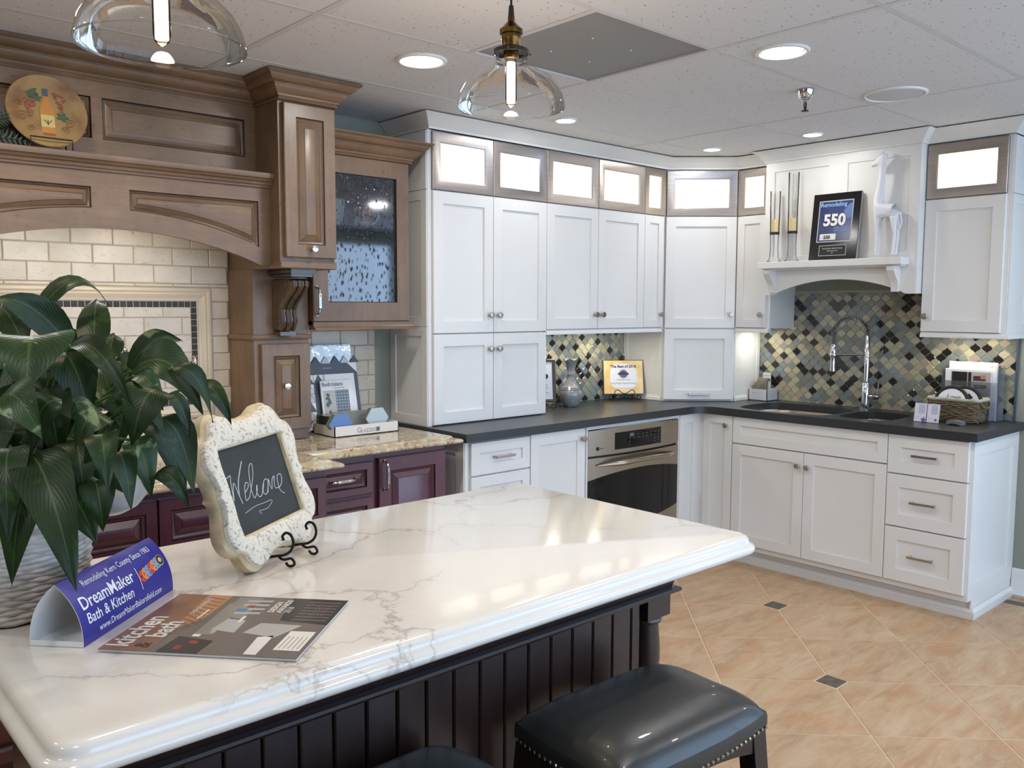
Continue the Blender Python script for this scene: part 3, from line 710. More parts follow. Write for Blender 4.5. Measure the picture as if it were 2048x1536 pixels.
# right wall cabinet
t = thing('end_wall_cabinet', 'white wall cabinet with one wide glowing pane at the right end of the run', 'cabinet', (-.14, -1.945, UB))
mb = MB(); mb.M = B_; mb.box(1.7485, 2.146, UB, GT + .006, .002, DWB - .003); mb.box(2.120, 2.1475, UB, GT + .006, .25, DWB + .003); mb.build('carcass', WHITE, t)
gdoor(B_, 1.7485, 2.130, GB, GT, DWB, t); sdoor(B_, 1.7485, 2.130, UB + .002, GB - .002, DWB, t, (1.7755, 1.455))
FE = FG((-DWB, -2.1475, 0), (1, 0)); mb = MB(); mb.M = FE
for v0, v1 in ((UB, 2.048), (2.052, GT)): mb.rects(.0, DWB - .004, v0, v1, Ls(), cap0=False)
mb.build('side_panels', WHITE, t)
mb = MB(); rail_under(mb, [(-DWB - .006, -1.7485, UB), (-DWB - .006, -2.1555, UB), (-.002, -2.1555, UB)]); mb.build('light_rail', WHITE, t)
puck(-.14, -1.86, UB, t, 1.3); puck(-.14, -2.02, UB, t, 1.1)
# mantel hood over the sink
t = thing('mantel_hood', 'white paneled mantel hood with arched valance and shelf over the sink', 'range hood', (-.19, -1.303, 1.571))
HX, y0, y1 = .37, .861, 1.7465
F_ = FB(0.)
mb = MB(); mb.M = F_; mb.box(y0 + .001, y1 - .001, 1.70, GT + .006, .002, HX - .008); mb.box(y0 + .001, y0 + .02, 1.572, 1.6995, .30, HX - .010); mb.box(y1 - .02, y1 - .001, 1.572, 1.6995, .002, HX - .010)
mb.M = FB(-HX + .008); 
mb.build('hood_box', WHITE, t)
mb = MB(); mb.M = FB(-HX + .008); ym = 1.303
S = lambda: [(0, 0), (0, .008), (.055, .008), (.057, .001)]
mb.rects(y0, ym, 1.735, GT + .006, S(), cap0=False); mb.rects(ym, y1, 1.735, GT + .006, S(), cap0=False); mb.build('front_panels', WHITE, t)
mb = MB(); mb.M = FB(0.)                                   # arched valance
Ns = 28; fr_, bk = [], []
def arch(u):
    if u < .935 or u > 1.69: return 1.571
    q = (u - .935) / .755; return 1.571 + .082 * (sin(pi * q)) ** .75
us = [y0 + (y1 - y0) * i / 60 for i in range(61)]
top = [(u, 1.735) for u in us]; bot = [(u, arch(u)) for u in us]
for w0, w1 in ((HX - .008, HX),):
    n = len(us); vsx = [(u, v, w1) for u, v in bot] + [(u, v, w1) for u, v in top] + [(u, v, w0 - .014) for u, v in bot] + [(u, v, w0 - .014) for u, v in top]
    fs = []
    for i in range(n - 1): fs += [(i, i + 1, n + i + 1, n + i), (2 * n + i + 1, 2 * n + i, 3 * n + i, 3 * n + i + 1), (i + 1, i, 2 * n + i, 2 * n + i + 1)]
    fs += [(0, n, 3 * n, 2 * n), (n - 1, 3 * n - 1, 4 * n - 1, 2 * n - 1)]; mb.add(vsx, fs)
mb.build('arched_valance', WHITE, t)
mb = MB(); mb.M = FB(0.); mb.bbox(.876, 1.706, 1.720, 1.757, HX, .462, .002); mb.box(.89, 1.692, 1.712, 1.720, HX, .43); mb.build('shelf', WHITE, t)
for u in (.905, 1.625):
    mb = MB(); mb.M = FB(0.) @ Matrix(((0, 0, 1, u), (0, 1, 0, 0), (1, 0, 0, 0), (0, 0, 0, 1)))
    pr = [(HX, 1.712), (.448, 1.712), (.448, 1.690), (.438, 1.682), (.424, 1.660), (.405, 1.645), (.392, 1.625), (.388, 1.600), (.388, 1.582), (HX, 1.582)]
    mb.prism(pr, -.0, .038); mb.build('bracket', WHITE, t)
# crown moulding right round the white run
t = MB(); cp = [(0, 0), (.006, 0), (.008, .010), (.014, .014), (.030, .034), (.052, .056), (.060, .060), (.064, .064), (-.02, .064)]
t.sweep(cp, [(-2.4105, -.004, 2.329), (-2.4105, -DW - .020, 2.329), (-.6155, -DW - .020, 2.329), (-.304, -.632, 2.329), (-.304, -.861, 2.329), (-.372, -.861, 2.329), (-.372, -1.7465, 2.329), (-.304, -1.7465, 2.329), (-.304, -2.1555, 2.329), (-.004, -2.1555, 2.329)])
o = t.build('crown_moulding', WHITE); tag(o, 'white crown moulding along the top of the white cabinets and mantel hood', 'moulding')

# base cabinets ---------------------------------------------------
F1, F2 = FA(0), FB(0); W0 = .595; ZB, ZT = .1304, .872
t = thing('drawer_cabinet', 'white drawer cabinet at the left end of the dark counter, beside the wine-red cabinet', 'cabinet', (-2.2, -.3, 0))
mb = MB(); mb.M = F1; mb.box(-2.408, -2.011, .10, .876, .002, W0); mb.box(-2.412, -2.393, .0, .876, .50, W0 + .004); mb.box(-2.408, -2.011, 0, .10, .002, .54); mb.build('carcass', WHITE, t)
mb = MB(); mb.M = FG((-2.412, 0, 0), (0, -1)); mb.rects(.01, W0, .0, .876, [(0, 0), (0, .006), (.06, .006), (.062, .001)], cap0=False); mb.build('side_panel', WHITE, t)
for v0, v1 in ((.712, ZT - .004), (.552, .708), (.34, .548), (ZB, .336)): sdoor(F1, -2.388, -2.013, v0, v1, W0, t, name='drawer', pull=(-2.19, (v0 + v1) / 2), rail=.05)
t = thing('base_cabinet', 'white single-door base cabinet left of the oven', 'cabinet', (-1.81, -.3, 0))
mb = MB(); mb.M = F1; mb.box(-2.010, -1.612, .10, .876, .002, W0); mb.box(-2.01, -1.612, 0, .10, .002, .54); mb.build('carcass', WHITE, t)
sdoor(F1, -2.010, -1.618, ZB, ZT, W0, t, (-1.648, .818))
t = thing('oven_cabinet', 'white cabinet housing around the built-in oven', 'cabinet', (-1.21, -.3, 0))
mb = MB(); mb.M = F1
mb.box(-1.610, -1.598, 0.10, .876, .002, W0 + .018); mb.box(-.834, -.818, .10, .876, .002, W0 + .018); mb.box(-1.598, -.834, .856, .876, .002, W0 + .018); mb.box(-1.598, -.834, .10, .262, .002, W0 + .018); mb.box(-1.61, -.818, 0, .10, .002, .54)
mb.build('housing', WHITE, t)
t = thing('corner_base_cabinet', 'white inner-corner base cabinet between the oven and the sink cabinet', 'cabinet', (-.5, -.5, 0))
mb = MB(); mb.box(-.816, -.002, -W0, -.002, .10, .876); mb.box(-W0, -.002, -.836, -W0, .10, .876); mb.box(-.816, -.002, -.54, -.002, 0, .10); mb.box(-.54, -.002, -.836, -.54, 0, .10); mb.build('carcass', WHITE, t)
sdoor(F1, -.816, -.640, ZB, ZT, W0, t, rail=.05); mb = MB(); mb.box(-.640, -.598, -.612, -.594, ZB, ZT); mb.box(-.612, -.594, -.634, -.594, ZB, ZT); mb.build('corner_post', WHITE, t)
sdoor(F2, .634, .8365, ZB, ZT, W0, t, (.800, .815), rail=.05)
t = thing('sink_cabinet', 'white sink base cabinet with two doors below a long false drawer front', 'cabinet', (-.3, -1.29, 0))
mb = MB(); mb.M = F2; mb.box(.8377, 1.7460, .10, .876, W0 - .03, W0); mb.box(.8377, .856, .10, .876, .002, W0 - .031); mb.box(1.728, 1.7460, .10, .876, .002, W0 - .031); mb.box(.857, 1.727, .101, .12, .002, W0 - .032); mb.box(.8377, 1.746, 0, .10, .002, .53); mb.build('carcass', WHITE, t)
sdoor(F2, .8385, 1.7455, .717, ZT, W0, t, name='false_drawer', rail=.05)
sdoor(F2, .8385, 1.2909, ZB, .7127, W0, t, (1.2625, .640)); sdoor(F2, 1.2909, 1.7455, ZB, .7127, W0, t, (1.3190, .638))
t = thing('end_drawer_cabinet', 'white three-drawer cabinet at the right end of the dark counter', 'cabinet', (-.3, -1.95, 0))
mb = MB(); mb.M = F2; mb.box(1.7465, 2.138, .10, .876, .002, W0); mb.box(1.7465, 2.138, 0, .10, .002, .53); mb.build('carcass', WHITE, t)
for v0, v1 in ((.676, ZT), (.409, .672), (ZB, .405)): sdoor(F2, 1.7465, 2.1313, v0, v1, W0, t, name='drawer', pull=(1.932, (v0 + v1) / 2), rail=.062)
mb = MB(); mb.M = FG((-W0, -2.138, 0), (1, 0)); mb.rects(0, W0 - .002, .10, .876, [(0, 0), (0, .010), (.075, .010), (.077, .003)], cap0=False); mb.box(0.055, W0 - .002, 0, .1, 0, .008); mb.build('end_panel', WHITE, t)
mb = MB(); bp_ = [(0, 0), (.010, 0), (.014, .012), (.014, .040), (.006, .052), (0, .056)]
mb.sweep(bp_, [(-2.39, -.54, 0), (-.532, -.54, 0), (-.532, -2.148, 0), (-.018, -2.148, 0)]); o = mb.build('toe_kick_moulding', WHITE); tag(o, 'white base moulding at the floor under the white cabinets', 'moulding')

# dark counter ------------------------------------------------------
def arcpts(cx, cy, rx, ry, a0, a1, n): return [(cx + rx * cos(rad(a0 + (a1 - a0) * i / n)), cy + ry * sin(rad(a0 + (a1 - a0) * i / n))) for i in range(n + 1)]
inner = arcpts(-.76, -.76, .12, .12, 90, 0, 6)
outer = [(-2.436, -.003), (-2.436, -.64)] + [(x, y) for x, y in inner] + [(-.64, -2.172), (-.003, -2.172), (-.003, -.003)]
def superell(cx, cy, rx, ry, e, n=32):
    out = []
    for i in range(n):
        a_ = 2 * pi * i / n; c_, s_ = cos(a_), sin(a_)
        out.append((cx + rx * math.copysign(abs(c_) ** e, c_), cy + ry * math.copysign(abs(s_) ** e, s_)))
    return out
h1 = superell(-.355, -1.085, .235, .285, .55); h2 = superell(-.33, -1.545, .195, .145, .55)
mb = MB(); mb.slab(outer, [h1, h2], .877, CT - .0005); o = mb.build('dark_countertop', DARKTOP, ang=20); tag(o, 'dark charcoal honed countertop running round the corner to the sink', 'countertop')
t = thing('sink', 'stainless steel double-bowl undermount sink', 'sink', (-.35, -1.3, .70))
for (cx, cy, rx, ry) in ((-.355, -1.085, .245, .295), (-.33, -1.545, .205, .155)):
    mb = MB(); rs = [[(x, y, z) for x, y in superell(cx, cy, rx * k, ry * k, .55)] for k, z in ((1.06, .8765), (1, .8765), (.985, .86), (.95, .72), (.88, .695), (.3, .69))]
    mb.loft(rs); mb.build('bowl', STEEL, t)
    mb = MB(); mb.lathe([(0, .692), (.035, .692), (.042, .695)], (cx, cy, 0), 24); mb.build('drain', CHROME, t)
# spring faucet
t = thing('faucet', 'tall chrome spring kitchen faucet with side spray arm', 'faucet', (-.095, -1.372, CT))
bx, by = -.095, -1.372; dirv = Vector((-.105, .150)); q = dirv.normalized(); SP = dirv.length
mb = MB(); mb.lathe([(.032, 0), (.032, .008), (.022, .014), (.0215, .15), (.019, .155), (.0135, .16), (.013, .42), (.010, .425)], (bx, by, CT), 24, cap=True); mb.build('post', CHROME, t)
arcp = []; zt = 1.338; 
for i in range(41):
    a_ = pi * i / 40; r_ = SP / 2; c_ = Vector((bx, by)) + q * (r_ - r_ * cos(a_)); arcp.append(Vector((c_.x, c_.y, zt + .105 * sin(a_) ** .8)))
nz = Vector((bx, by)) + q * SP; arcp += [Vector((nz.x, nz.y, z)) for z in (1.325, 1.305, 1.285)]
mb = MB(); mb.tube(arcp, .006, 8); mb.build('hose', BLACKP, t)
mb = MB(); ls = [0]
for i in range(1, len(arcp)): ls.append(ls[-1] + (arcp[i] - arcp[i - 1]).length)
turns = 34; coil = []
def at_l(s_):
    for i in range(1, len(arcp)):
        if ls[i] >= s_: f = (s_ - ls[i - 1]) / max(1e-6, ls[i] - ls[i - 1]); return arcp[i - 1].lerp(arcp[i], f), (arcp[i] - arcp[i - 1]).normalized()
    return arcp[-1], Vector((0, 0, -1))
side = Vector((q.y, -q.x, 0))
for i in range(turns * 9 + 1):
    P, T = at_l(ls[-1] * i / (turns * 9)); n_ = side.cross(T).normalized(); a_ = 2 * pi * i / 9; coil.append(P + (side * cos(a_) + n_ * sin(a_)) * .0135)
mb.tube(coil, .0024, 5); mb.build('spring', CHROME, t)
mb = MB(); mb.lathe([(.012, 0), (.0125, -.02), (.017, -.035), (.017, -.06), (.0145, -.075), (.0135, -.13), (.016, -.15), (.016, -.155), (0, -.155)], (nz.x, nz.y, 1.29), 20); mb.build('spray_head', CHROME, t)
mb = MB(); mb.tube([(bx, by, 1.232), (nz.x, nz.y, 1.228)], .006, 10); mb.lathe([(.017, -.012), (.020, -.006), (.020, .006), (.017, .012)], (nz.x, nz.y, 1.228), 18); mb.build('docking_arm', CHROME, t)
mb = MB(); mb.tube([(bx, by, .995), (bx, by - .055, .995), (bx, by - .078, .995)], [.016, .016, .012], 14); mb.tube([(bx, by - .070, .995), (bx, by - .074, 1.085)], [.0045, .0035], 8); mb.build('lever', CHROME, t)

# oven -----------------------------------------------------------------
t = thing('wall_oven', 'stainless built-in oven with curved handle and arched black window', 'oven', (-1.215, -.62, .262))
OX0, OX1 = -1.598, -.834; NN = 28
bow = lambda q_: .018 + .030 * (1 - (2 * q_ - 1) ** 2)
def strip(mb_, zlo, zhi, m=0, w_add=0., n=NN, back=True, q0=0., q1=1.):
    V, Fs = [], []
    for i in range(n + 1):
        q_ = q0 + (q1 - q0) * i / n; u = OX0 + (OX1 - OX0) * q_; w = .60 + bow(q_) + w_add
        V += [(u, zlo(q_), w), (u, zhi(q_), w), (u, zhi(q_), .585), (u, zlo(q_), .585)]
    for i in range(n):
        a_, b_ = 4 * i, 4 * i + 4; Fs += [(a_, b_, b_ + 1, a_ + 1), (a_ + 1, b_ + 1, b_ + 2, a_ + 2), (a_, a_ + 3, b_ + 3, b_)]
    Fs += [(0, 1, 2, 3), (4 * n, 4 * n + 3, 4 * n + 2, 4 * n + 1)]; mb_.add(V, Fs, m)
mb = MB(); mb.M = F1; strip(mb, lambda q_: .716, lambda q_: .8505 + .0052 * (1 - (2 * q_ - 1) ** 2)); p_ = mb.build('control_panel', STEEL, t)
mb = MB(); mb.M = F1; strip(mb, lambda q_: .737, lambda q_: .829 - .004 * (2 * q_ - 1) ** 2, 0, .0012, q0=.24, q1=.75); mb.build('display', BLACKG, p_, label='black control display')
mb = MB(); mb.M = F1; LG = pm('faint_display_print', C(92, 96, 100), .5)
def onoven(q_, dz=0.): return OX0 + (OX1 - OX0) * q_, .60 + bow(q_) + .0032
for row in range(4):
    for col in range(9):
        if (row in (2, 3) and 2 <= col <= 6) or col in (1, 7, 8) and row < 4:
            q_ = .33 + col * .047; u, w = onoven(q_); mb.box(u, u + .011, .752 + row * .018, .756 + row * .018, w, w + .0003)
u, w = onoven(.41); mb.box(u - .02, u + .012, .798, .818, w, w + .0003); mb.build('display_print', LG, p_)
mb = MB(); mb.M = F1; u, w = onoven(.07); mb.bbox(u, u + .018, .744, .762, w - .002, w + .0006, .0002)
mb.box(u + .026, u + .03, .748, .757, w, w + .0008); mb.box(u + .034, u + .05, .752, .755, w + .002, w + .0028); mb.build('badge', BLACKP, p_)
top_a = lambda q_: .586 + .036 * (1 - (2 * q_ - 1) ** 2)
bot_a = lambda q_: .360 - .036 * (1 - (2 * q_ - 1) ** 2)
mb = MB(); mb.M = F1; strip(mb, lambda q_: .698, lambda q_: .704); strip(mb, top_a, lambda q_: .698); strip(mb, lambda q_: .268, bot_a); dr = mb.build('oven_door', STEEL, t)
mb = MB(); mb.M = F1; strip(mb, bot_a, top_a, 0, -.0006); mb.build('window', BLACKG, dr)
mb = MB(); mb.M = F1; strip(mb, lambda q_: .704, lambda q_: .716, 0, -.02); mb.build('gap', BLACKP, t)
mb = MB(); mb.M = F1; pts = []; rr_ = []
for i in range(25):
    q_ = .07 + .86 * i / 24; e_ = sin(pi * i / 24); pts.append((OX0 + (OX1 - OX0) * q_, .664 + .013 * e_, .60 + bow(q_) + .008 + .045 * min(1, e_ * 1.6))); rr_.append(.004 + .010 * min(1, e_ * 1.8))
mb.tube(pts, rr_, 12); mb.build('handle', STEEL, dr)
# ------------------------------------------------------------------ wooden range alcove
RP = lambda w0, th=.022, rail=.05: ([(0, w0), (0, w0 + th - .003), (.003, w0 + th), (rail, w0 + th), (rail + .003, w0 + th - .006), (rail + .012, w0 + th - .012), (rail + .016, w0 + th - .013), (rail + .038, w0 + th - .003), (rail + .040, w0 + th - .002)], [0, 0, 0, 1, 0, 1, 0, 1, 0])
def rdoor(F, u0, u1, v0, v1, w0, parent, mats, name='door', rail=.05, g=.0015):
    seq, ms = RP(w0, rail=rail); m_ = MB(); m_.M = F; m_.rects(u0 + g, u1 - g, v0 + g, v1 - g, seq, ms); return m_.build(name, mats, parent)
WV = [WOODV, GLAZE]; WH = [WOODH, GLAZE]
CR = [(0, 0), (.007, 0), (.010, .005), (.007, .010), (.007, .013), (.013, .013), (.013, .020), (.017, .022), (.026, .030), (.034, .041), (.037, .050), (.043, .050), (.043, .054), (.052, .057), (.062, .064), (.069, .074), (.071, .080), (.078, .080), (.081, .084), (.084, .086), (.084, .092), (-.02, .092)]
HC = -3.865
t = thing('range_mantel', 'large distressed brown wooden range mantel with arched valance and panelled chest', 'range hood', (HC, -.2, 1.66))
mb = MB(); mb.M = A_; mb.box(-4.49, -3.255, 1.80, 2.39, .002, .262)
mb.box(-4.49, -3.255, 1.79, 1.965, .262, .375); mb.build('hood_box', WOODH, t)
mb = MB(); mb.M = FA(-.262)                                  # chest front: frame with two raised panels
x0, x1 = -4.49, -3.255
def frame_strip(mb_, u0, u1, v0, v1, holes, w=.018):
    cuts = [u0] + [c for h_ in holes for c in h_[:2]] + [u1]
    for i in range(0, len(cuts) - 1, 2): mb_.box(cuts[i], cuts[i + 1], v0, v1, 0, w)
    for h_ in holes: mb_.box(h_[0], h_[1], v0, h_[2], 0, w); mb_.box(h_[0], h_[1], h_[3], v1, 0, w)
holes = [(-4.43, -3.884, 2.100, 2.248), (-3.846, -3.300, 2.100, 2.248)]
frame_strip(mb, x0, x1, 2.02, 2.33, holes); mb.build('chest_frame', WOODH, t)
for h_ in holes:
    mb = MB(); mb.M = FA(-.262); mb.rects(*h_, [(0, .018), (.004, .010), (.010, .004), (.014, .003), (.034, .013), (.036, .013)], [1, 0, 1, 0, 1, 0], cap0=False); mb.build('raised_panel', WH, t)
mb = MB(); mb.sweep(CR, [(-4.49, -.28, 2.304), (-3.255, -.28, 2.304)]); mb.build('crown', WOODH, t)
# mantel shelf moulding
mb = MB(); mp_ = [(-.12, .055), (-.12, 0), (0, 0), (.006, .002), (.008, .010), (.014, .012), (.018, .022), (.026, .026), (.030, .034), (.038, .036), (.042, .048), (.042, .055)]
mb.sweep(mp_, [(-4.49, -.400, 1.965), (-3.252, -.400, 1.965)]); mb.build('mantel_shelf', WOODH, t)
# arched valance with two curved raised panels
mb = MB(); mb.M = A_
def va(u): d_ = abs(u - HC); return 1.660 if d_ > .560 else 1.660 + .110 * (1 - (d_ / .560) ** 2) ** .9
PL, PR = (-4.425, -3.930), (-3.800, -3.305)
pt = 1.912
def pb(u): return va(u) + .070 if abs(u - HC) < .56 else 1.73
us = sorted(set([-4.49, -3.252, PL[0], PL[1], PR[0], PR[1]] + [-4.49 + 1.238 * i / 90 for i in range(91)])); n = len(us)
Wf, Wb = .398, .376
for i in range(n - 1):
    a0_, a1_ = us[i], us[i + 1]; mid = (a0_ + a1_) / 2; hole = PL[0] < mid < PL[1] or PR[0] < mid < PR[1]
    z0a, z0b = va(a0_), va(a1_)
    if hole:
        mb.add([(a0_, z0a, Wf), (a1_, z0b, Wf), (a1_, pb(a1_), Wf), (a0_, pb(a0_), Wf), (a0_, pt, Wf), (a1_, pt, Wf), (a1_, 1.965, Wf), (a0_, 1.965, Wf)], [(0, 1, 2, 3), (4, 5, 6, 7)])
    else: mb.add([(a0_, z0a, Wf), (a1_, z0b, Wf), (a1_, 1.965, Wf), (a0_, 1.965, Wf)], [(0, 1, 2, 3)])
    mb.add([(a0_, z0a, Wf), (a1_, z0b, Wf), (a1_, z0b, Wb), (a0_, z0a, Wb), (a0_, 1.8, Wb), (a1_, 1.8, Wb)], [(1, 0, 3, 2), (2, 3, 4, 5)])
mb.build('arched_valance', WOODH, t)
def insetp(P, d):
    n_ = len(P); out = []
    for i in range(n_):
        p0, p1, p2 = Vector(P[i - 1]), Vector(P[i]), Vector(P[(i + 1) % n_]); e1 = (p1 - p0).normalized(); e2 = (p2 - p1).normalized()
        n1 = Vector((-e1.y, e1.x)); n2 = Vector((-e2.y, e2.x)); m_ = n1 + n2; m_ = m_ / max(.25, m_.length_squared) * 2; out.append(tuple(p1 + m_ * d))
    return out
for (c0, c1) in (PL, PR):
    P = [(c0 + (c1 - c0) * i / 14, pb(c0 + (c1 - c0) * i / 14)) for i in range(15)] + [(c1, pt), (c0, pt)]
    mb = MB(); mb.M = A_; mb.loft([[(x, z, w) for x, z in insetp(P, d)] for d, w in ((0, Wf), (.003, Wf - .006), (.008, Wf - .011), (.012, Wf - .012), (.026, Wf - .003), (.028, Wf - .002))], [1, 0, 1, 0, 1, 0]); mb.build('raised_panel', WH, t)
mb = MB(); mb.lathe([(0, 0), (.035, 0), (.04, .006)], (-4.05, -.325, 1.782), 20); mb.lathe([(0, 0), (.035, 0), (.04, .006)], (-3.68, -.325, 1.782), 20); mb.build('hood_light', PUCK, t)
area('hood_lamp', (-4.05, -.325, 1.775), (rad(30), 0, 0), .1, 0, 2.1, (1, .90, .76), 'DISK', t); area('hood_lamp', (-3.68, -.325, 1.775), (rad(30), 0, 0), .1, 0, 2.1, (1, .90, .76), 'DISK', t)

# pilasters left (off frame) and right
def pilaster(xc, label):
    t = thing('pilaster_cabinet', label, 'cabinet', (xc, -.12, .914)); a0_, a1_ = xc - .1275, xc + .1275
    mb = MB(); mb.M = A_; mb.box(a0_ + .010, a1_ - .0, 1.665, 2.392, .002, .478); mb.build('upper_box', WOODV, t)
    d = rdoor(A_, a0_ + .024, a1_ - .0, 1.690, 2.296, .478, t, WV, rail=.052); knob(A_, xc + .012, 1.728, .500, d, CHROME, .014)
    mb = MB(); mb.M = A_; mb.bbox(a0_ + .006, a1_ + .004, 1.648, 1.676, .002, .490, .003); mb.build('bottom_ledge', WOODH, t)
    mb = MB(); mb.sweep(CR, [(a0_ + .010, -.278, 2.302), (a0_ + .010, -.496, 2.302), (a1_, -.496, 2.302), (a1_, -.004, 2.302)]); mb.build('crown', WOODH, t)
    mb = MB(); mb.M = A_; mb.box(a0_, a1_, .940, 1.648, .002, .248); mb.box(a0_ + .01, a1_ - .006, .9165, .94, .004, .243); mb.build('lower_box', WOODV, t)
    mb = MB(); mb.sweep([(0, 0), (.008, .002), (.011, .010), (.008, .022), (0, .024)], [(a0_, -.004, 1.352), (a0_, -.248, 1.352), (a1_, -.248, 1.352), (a1_, -.004, 1.352)]); mb.build('ledge', WOODV, t)
    d = rdoor(A_, a0_ + .022, a1_ - .002, .962, 1.338, .248, t, WV, rail=.052); knob(A_, xc, 1.155, .270, d, CHROME, .014)
    # carved corbel
    mb = MB(); mb.M = Matrix.Translation((xc, -.250, 0)); mb.M = mb.M @ Matrix(((0, 0, 1, 0), (-1, 0, 0, 0), (0, 1, 0, 0), (0, 0, 0, 1)))
    S_ = [(0, 1.42), (.045, 1.425), (.060, 1.445), (.066, 1.470), (.058, 1.495), (.060, 1.515), (.085, 1.545), (.120, 1.570), (.150, 1.590), (.168, 1.610), (.165, 1.630), (.145, 1.640), (0, 1.640)]
    S_ = [(a_, b_ - .03 + (b_ - 1.42) * .0) for a_, b_ in S_]
    mb.loft([[(p[0], p[1], w) for p in insetp(S_, -d_)] for d_, w in ((-.006, -.042), (0, -.036), (0, .036), (-.006, .042))], cap0=True)
    for s in (-1, 1):
        for (cx, cz, r_) in ((.138, 1.585, .022), (.040, 1.430, .016)):
            mb.tube([(cx + r_ * (1 - k / 22) * cos(k * .7), cz + r_ * (1 - k / 22) * sin(k * .7), s * .042) for k in range(18)], .0045, 6)
    for k in (-.028, .028): mb.tube([(a_ + .001, b_, k) for a_, b_ in S_[1:11]], .0085, 8)
    mb.tube([(a_ - .004, b_, 0) for a_, b_ in S_[1:11]], .014, 8)
    mb.bbox(-.0, .185, 1.617, 1.630, -.052, .052, .003); mb.bbox(-.0, .198, 1.630, 1.648, -.060, .060, .004); mb.bbox(0, .058, 1.372, 1.388, -.040, .040, .004); mb.build('corbel', wood('dark_carved_wood', C(96, 76, 58), C(78, 60, 46), C(64, 48, 38), 2, .25, coat=.5), t, label='glossy darker scrolled corbel')
    return t
pilaster(-3.1375, 'tall brown wooden pilaster cabinet with scrolled corbel, right of the arched mantel')
pilaster(-4.5925 - .02, 'brown wooden pilaster cabinet left of the arched mantel, out of frame')

# glass wall cabinet
t = thing('glass_cabinet', 'brown wooden wall cabinet with a rain-textured glass door', 'cabinet', (-2.76, -.15, 1.42))
x0, x1, z0, z1, D = -3.006, -2.492, 1.415, 2.168, .268
mb = MB(); mb.M = A_; mb.box(x0, x1, z0, z1, .002, .014); mb.box(x0, x0 + .016, z0, z1, .014, D); mb.box(x1 - .016, x1, z0, z1, .014, D); mb.box(x0, x1, z0, z0 + .018, .014, D); mb.box(x0, x1, z1 - .018, z1, .014, D); mb.build('carcass', WOODV, t)
mb = MB(); mb.M = A_; mb.box(x0 + .017, x1 - .017, 1.852, 1.860, .014, D - .03); mb.build('glass_shelf', glass('green_glass_shelf', (.75, .85, .82, 1), .03), t)
GX0, GX1, GZ0, GZ1 = -2.932, -2.566, 1.515, 2.083
mb = MB(); mb.M = A_; R = [(0, D), (0, D + .018), (.003, D + .021)]
mb.loft([[(a_, b_, w) for a_, b_ in ((x0 + i, z0 + .014 + i), (x1 - i - .004, z0 + .014 + i), (x1 - i - .004, z1 - .008 - i), (x0 + i, z1 - .008 - i))] for i, w in R] + [[(a_, b_, w) for a_, b_ in ((GX0 + i, GZ0 + i), (GX1 - i, GZ0 + i), (GX1 - i, GZ1 - i), (GX0 + i, GZ1 - i))] for i, w in ((0, D + .021), (.003, D + .014), (.003, D + .001))], [0, 0, 0, 1, 1, 0], cap1=False); d = mb.build('door', WV, t)
mb = MB(); mb.M = A_; mb.box(GX0, GX1, GZ0, GZ1, D + .006, D + .010); mb.build('rain_glass_pane', SEEDY, d)
def d_pull(F, u, v, w, parent, L=.12, vert=True, mat=None):
    m_ = MB(); m_.M = F @ Matrix.Translation((u, v, w)) @ Matrix.Rotation(pi / 2 if vert else 0, 4, 'Z'); h = L / 2
    for s in (-1, 1): m_.bbox(s * h - .007, s * h + .007, -.007, .007, 0, .006, .002)
    m_.tube([(-h, 0, .003), (-h * .96, 0, .016), (-h * .8, 0, .026), (-h * .4, 0, .030), (h * .4, 0, .030), (h * .8, 0, .026), (h * .96, 0, .016), (h, 0, .003)], .0055, 8)
    m_.bbox(-h * .55, h * .55, -.007, .007, .026, .034, .002); return m_.build('pull', mat or CHROME, parent)
d_pull(A_, -2.990, 1.520, D + .021, d)
mb = MB(); mb.sweep(CR, [(-3.006, -.290, 2.160), (-2.492, -.290, 2.160), (-2.492, -.004, 2.160)]); mb.build('crown', WOODH, t)
mb = MB(); mb.sweep([(0, .012), (.012, .012), (.012, -.002), (.018, -.010), (.026, -.012), (.030, -.022), (-.03, -.022), (-.03, -.001), (0, -.001)], [(-3.006, -.276, 1.415), (-2.492, -.276, 1.415), (-2.492, -.02, 1.415)]); mb.build('light_rail', WOODH, t)
# mug and plates behind the glass
zs = 1.8605
t = thing('floral_mug', 'red floral mug with white handle behind the textured glass', 'mug', (-2.655, -.14, zs))
FLOR = pm('red_floral_glaze', C(142, 44, 34), .25, var=((1, 1, 1), 42, C(186, 150, 84), .48, .6))
mb = MB(); mb.lathe([(.030, .004), (.044, .012), (.047, .05), (.045, .09), (.047, .098), (.043, .098), (.041, .02), (0, .014)], (-2.655, -.14, zs), 28); mb.build('cup', FLOR, t)
mb = MB(); mb.lathe([(0, 0), (.036, 0), (.036, .010), (.030, .012)], (-2.655, -.14, zs), 28); mb.tube([(-2.655 + .044, -.14, zs + .080), (-2.655 + .075, -.14, zs + .092), (-2.655 + .092, -.14, zs + .078), (-2.655 + .088, -.14, zs + .056), (-2.655 + .066, -.14, zs + .032), (-2.655 + .046, -.14, zs + .018)], .0045, 8)
mb.build('handle_and_foot', pm('white_glaze', C(226, 220, 208), .2), t)
t = thing('cream_bowl', 'pale cream bowl behind the textured glass, left of the floral mug', 'bowl', (-2.835, -.14, zs))
mb = MB(); mb.lathe([(0, 0), (.03, 0), (.032, .006), (.06, .03), (.072, .075), (.074, .12), (.07, .12), (.055, .03), (0, .012)], (-2.835, -.14, zs), 28); mb.build('bowl_body', pm('cream_glaze', C(170, 176, 160), .3), t)
t = thing('standing_plate', 'dark red patterned plate standing behind the floral mug', 'plate', (-2.70, -.035, zs))
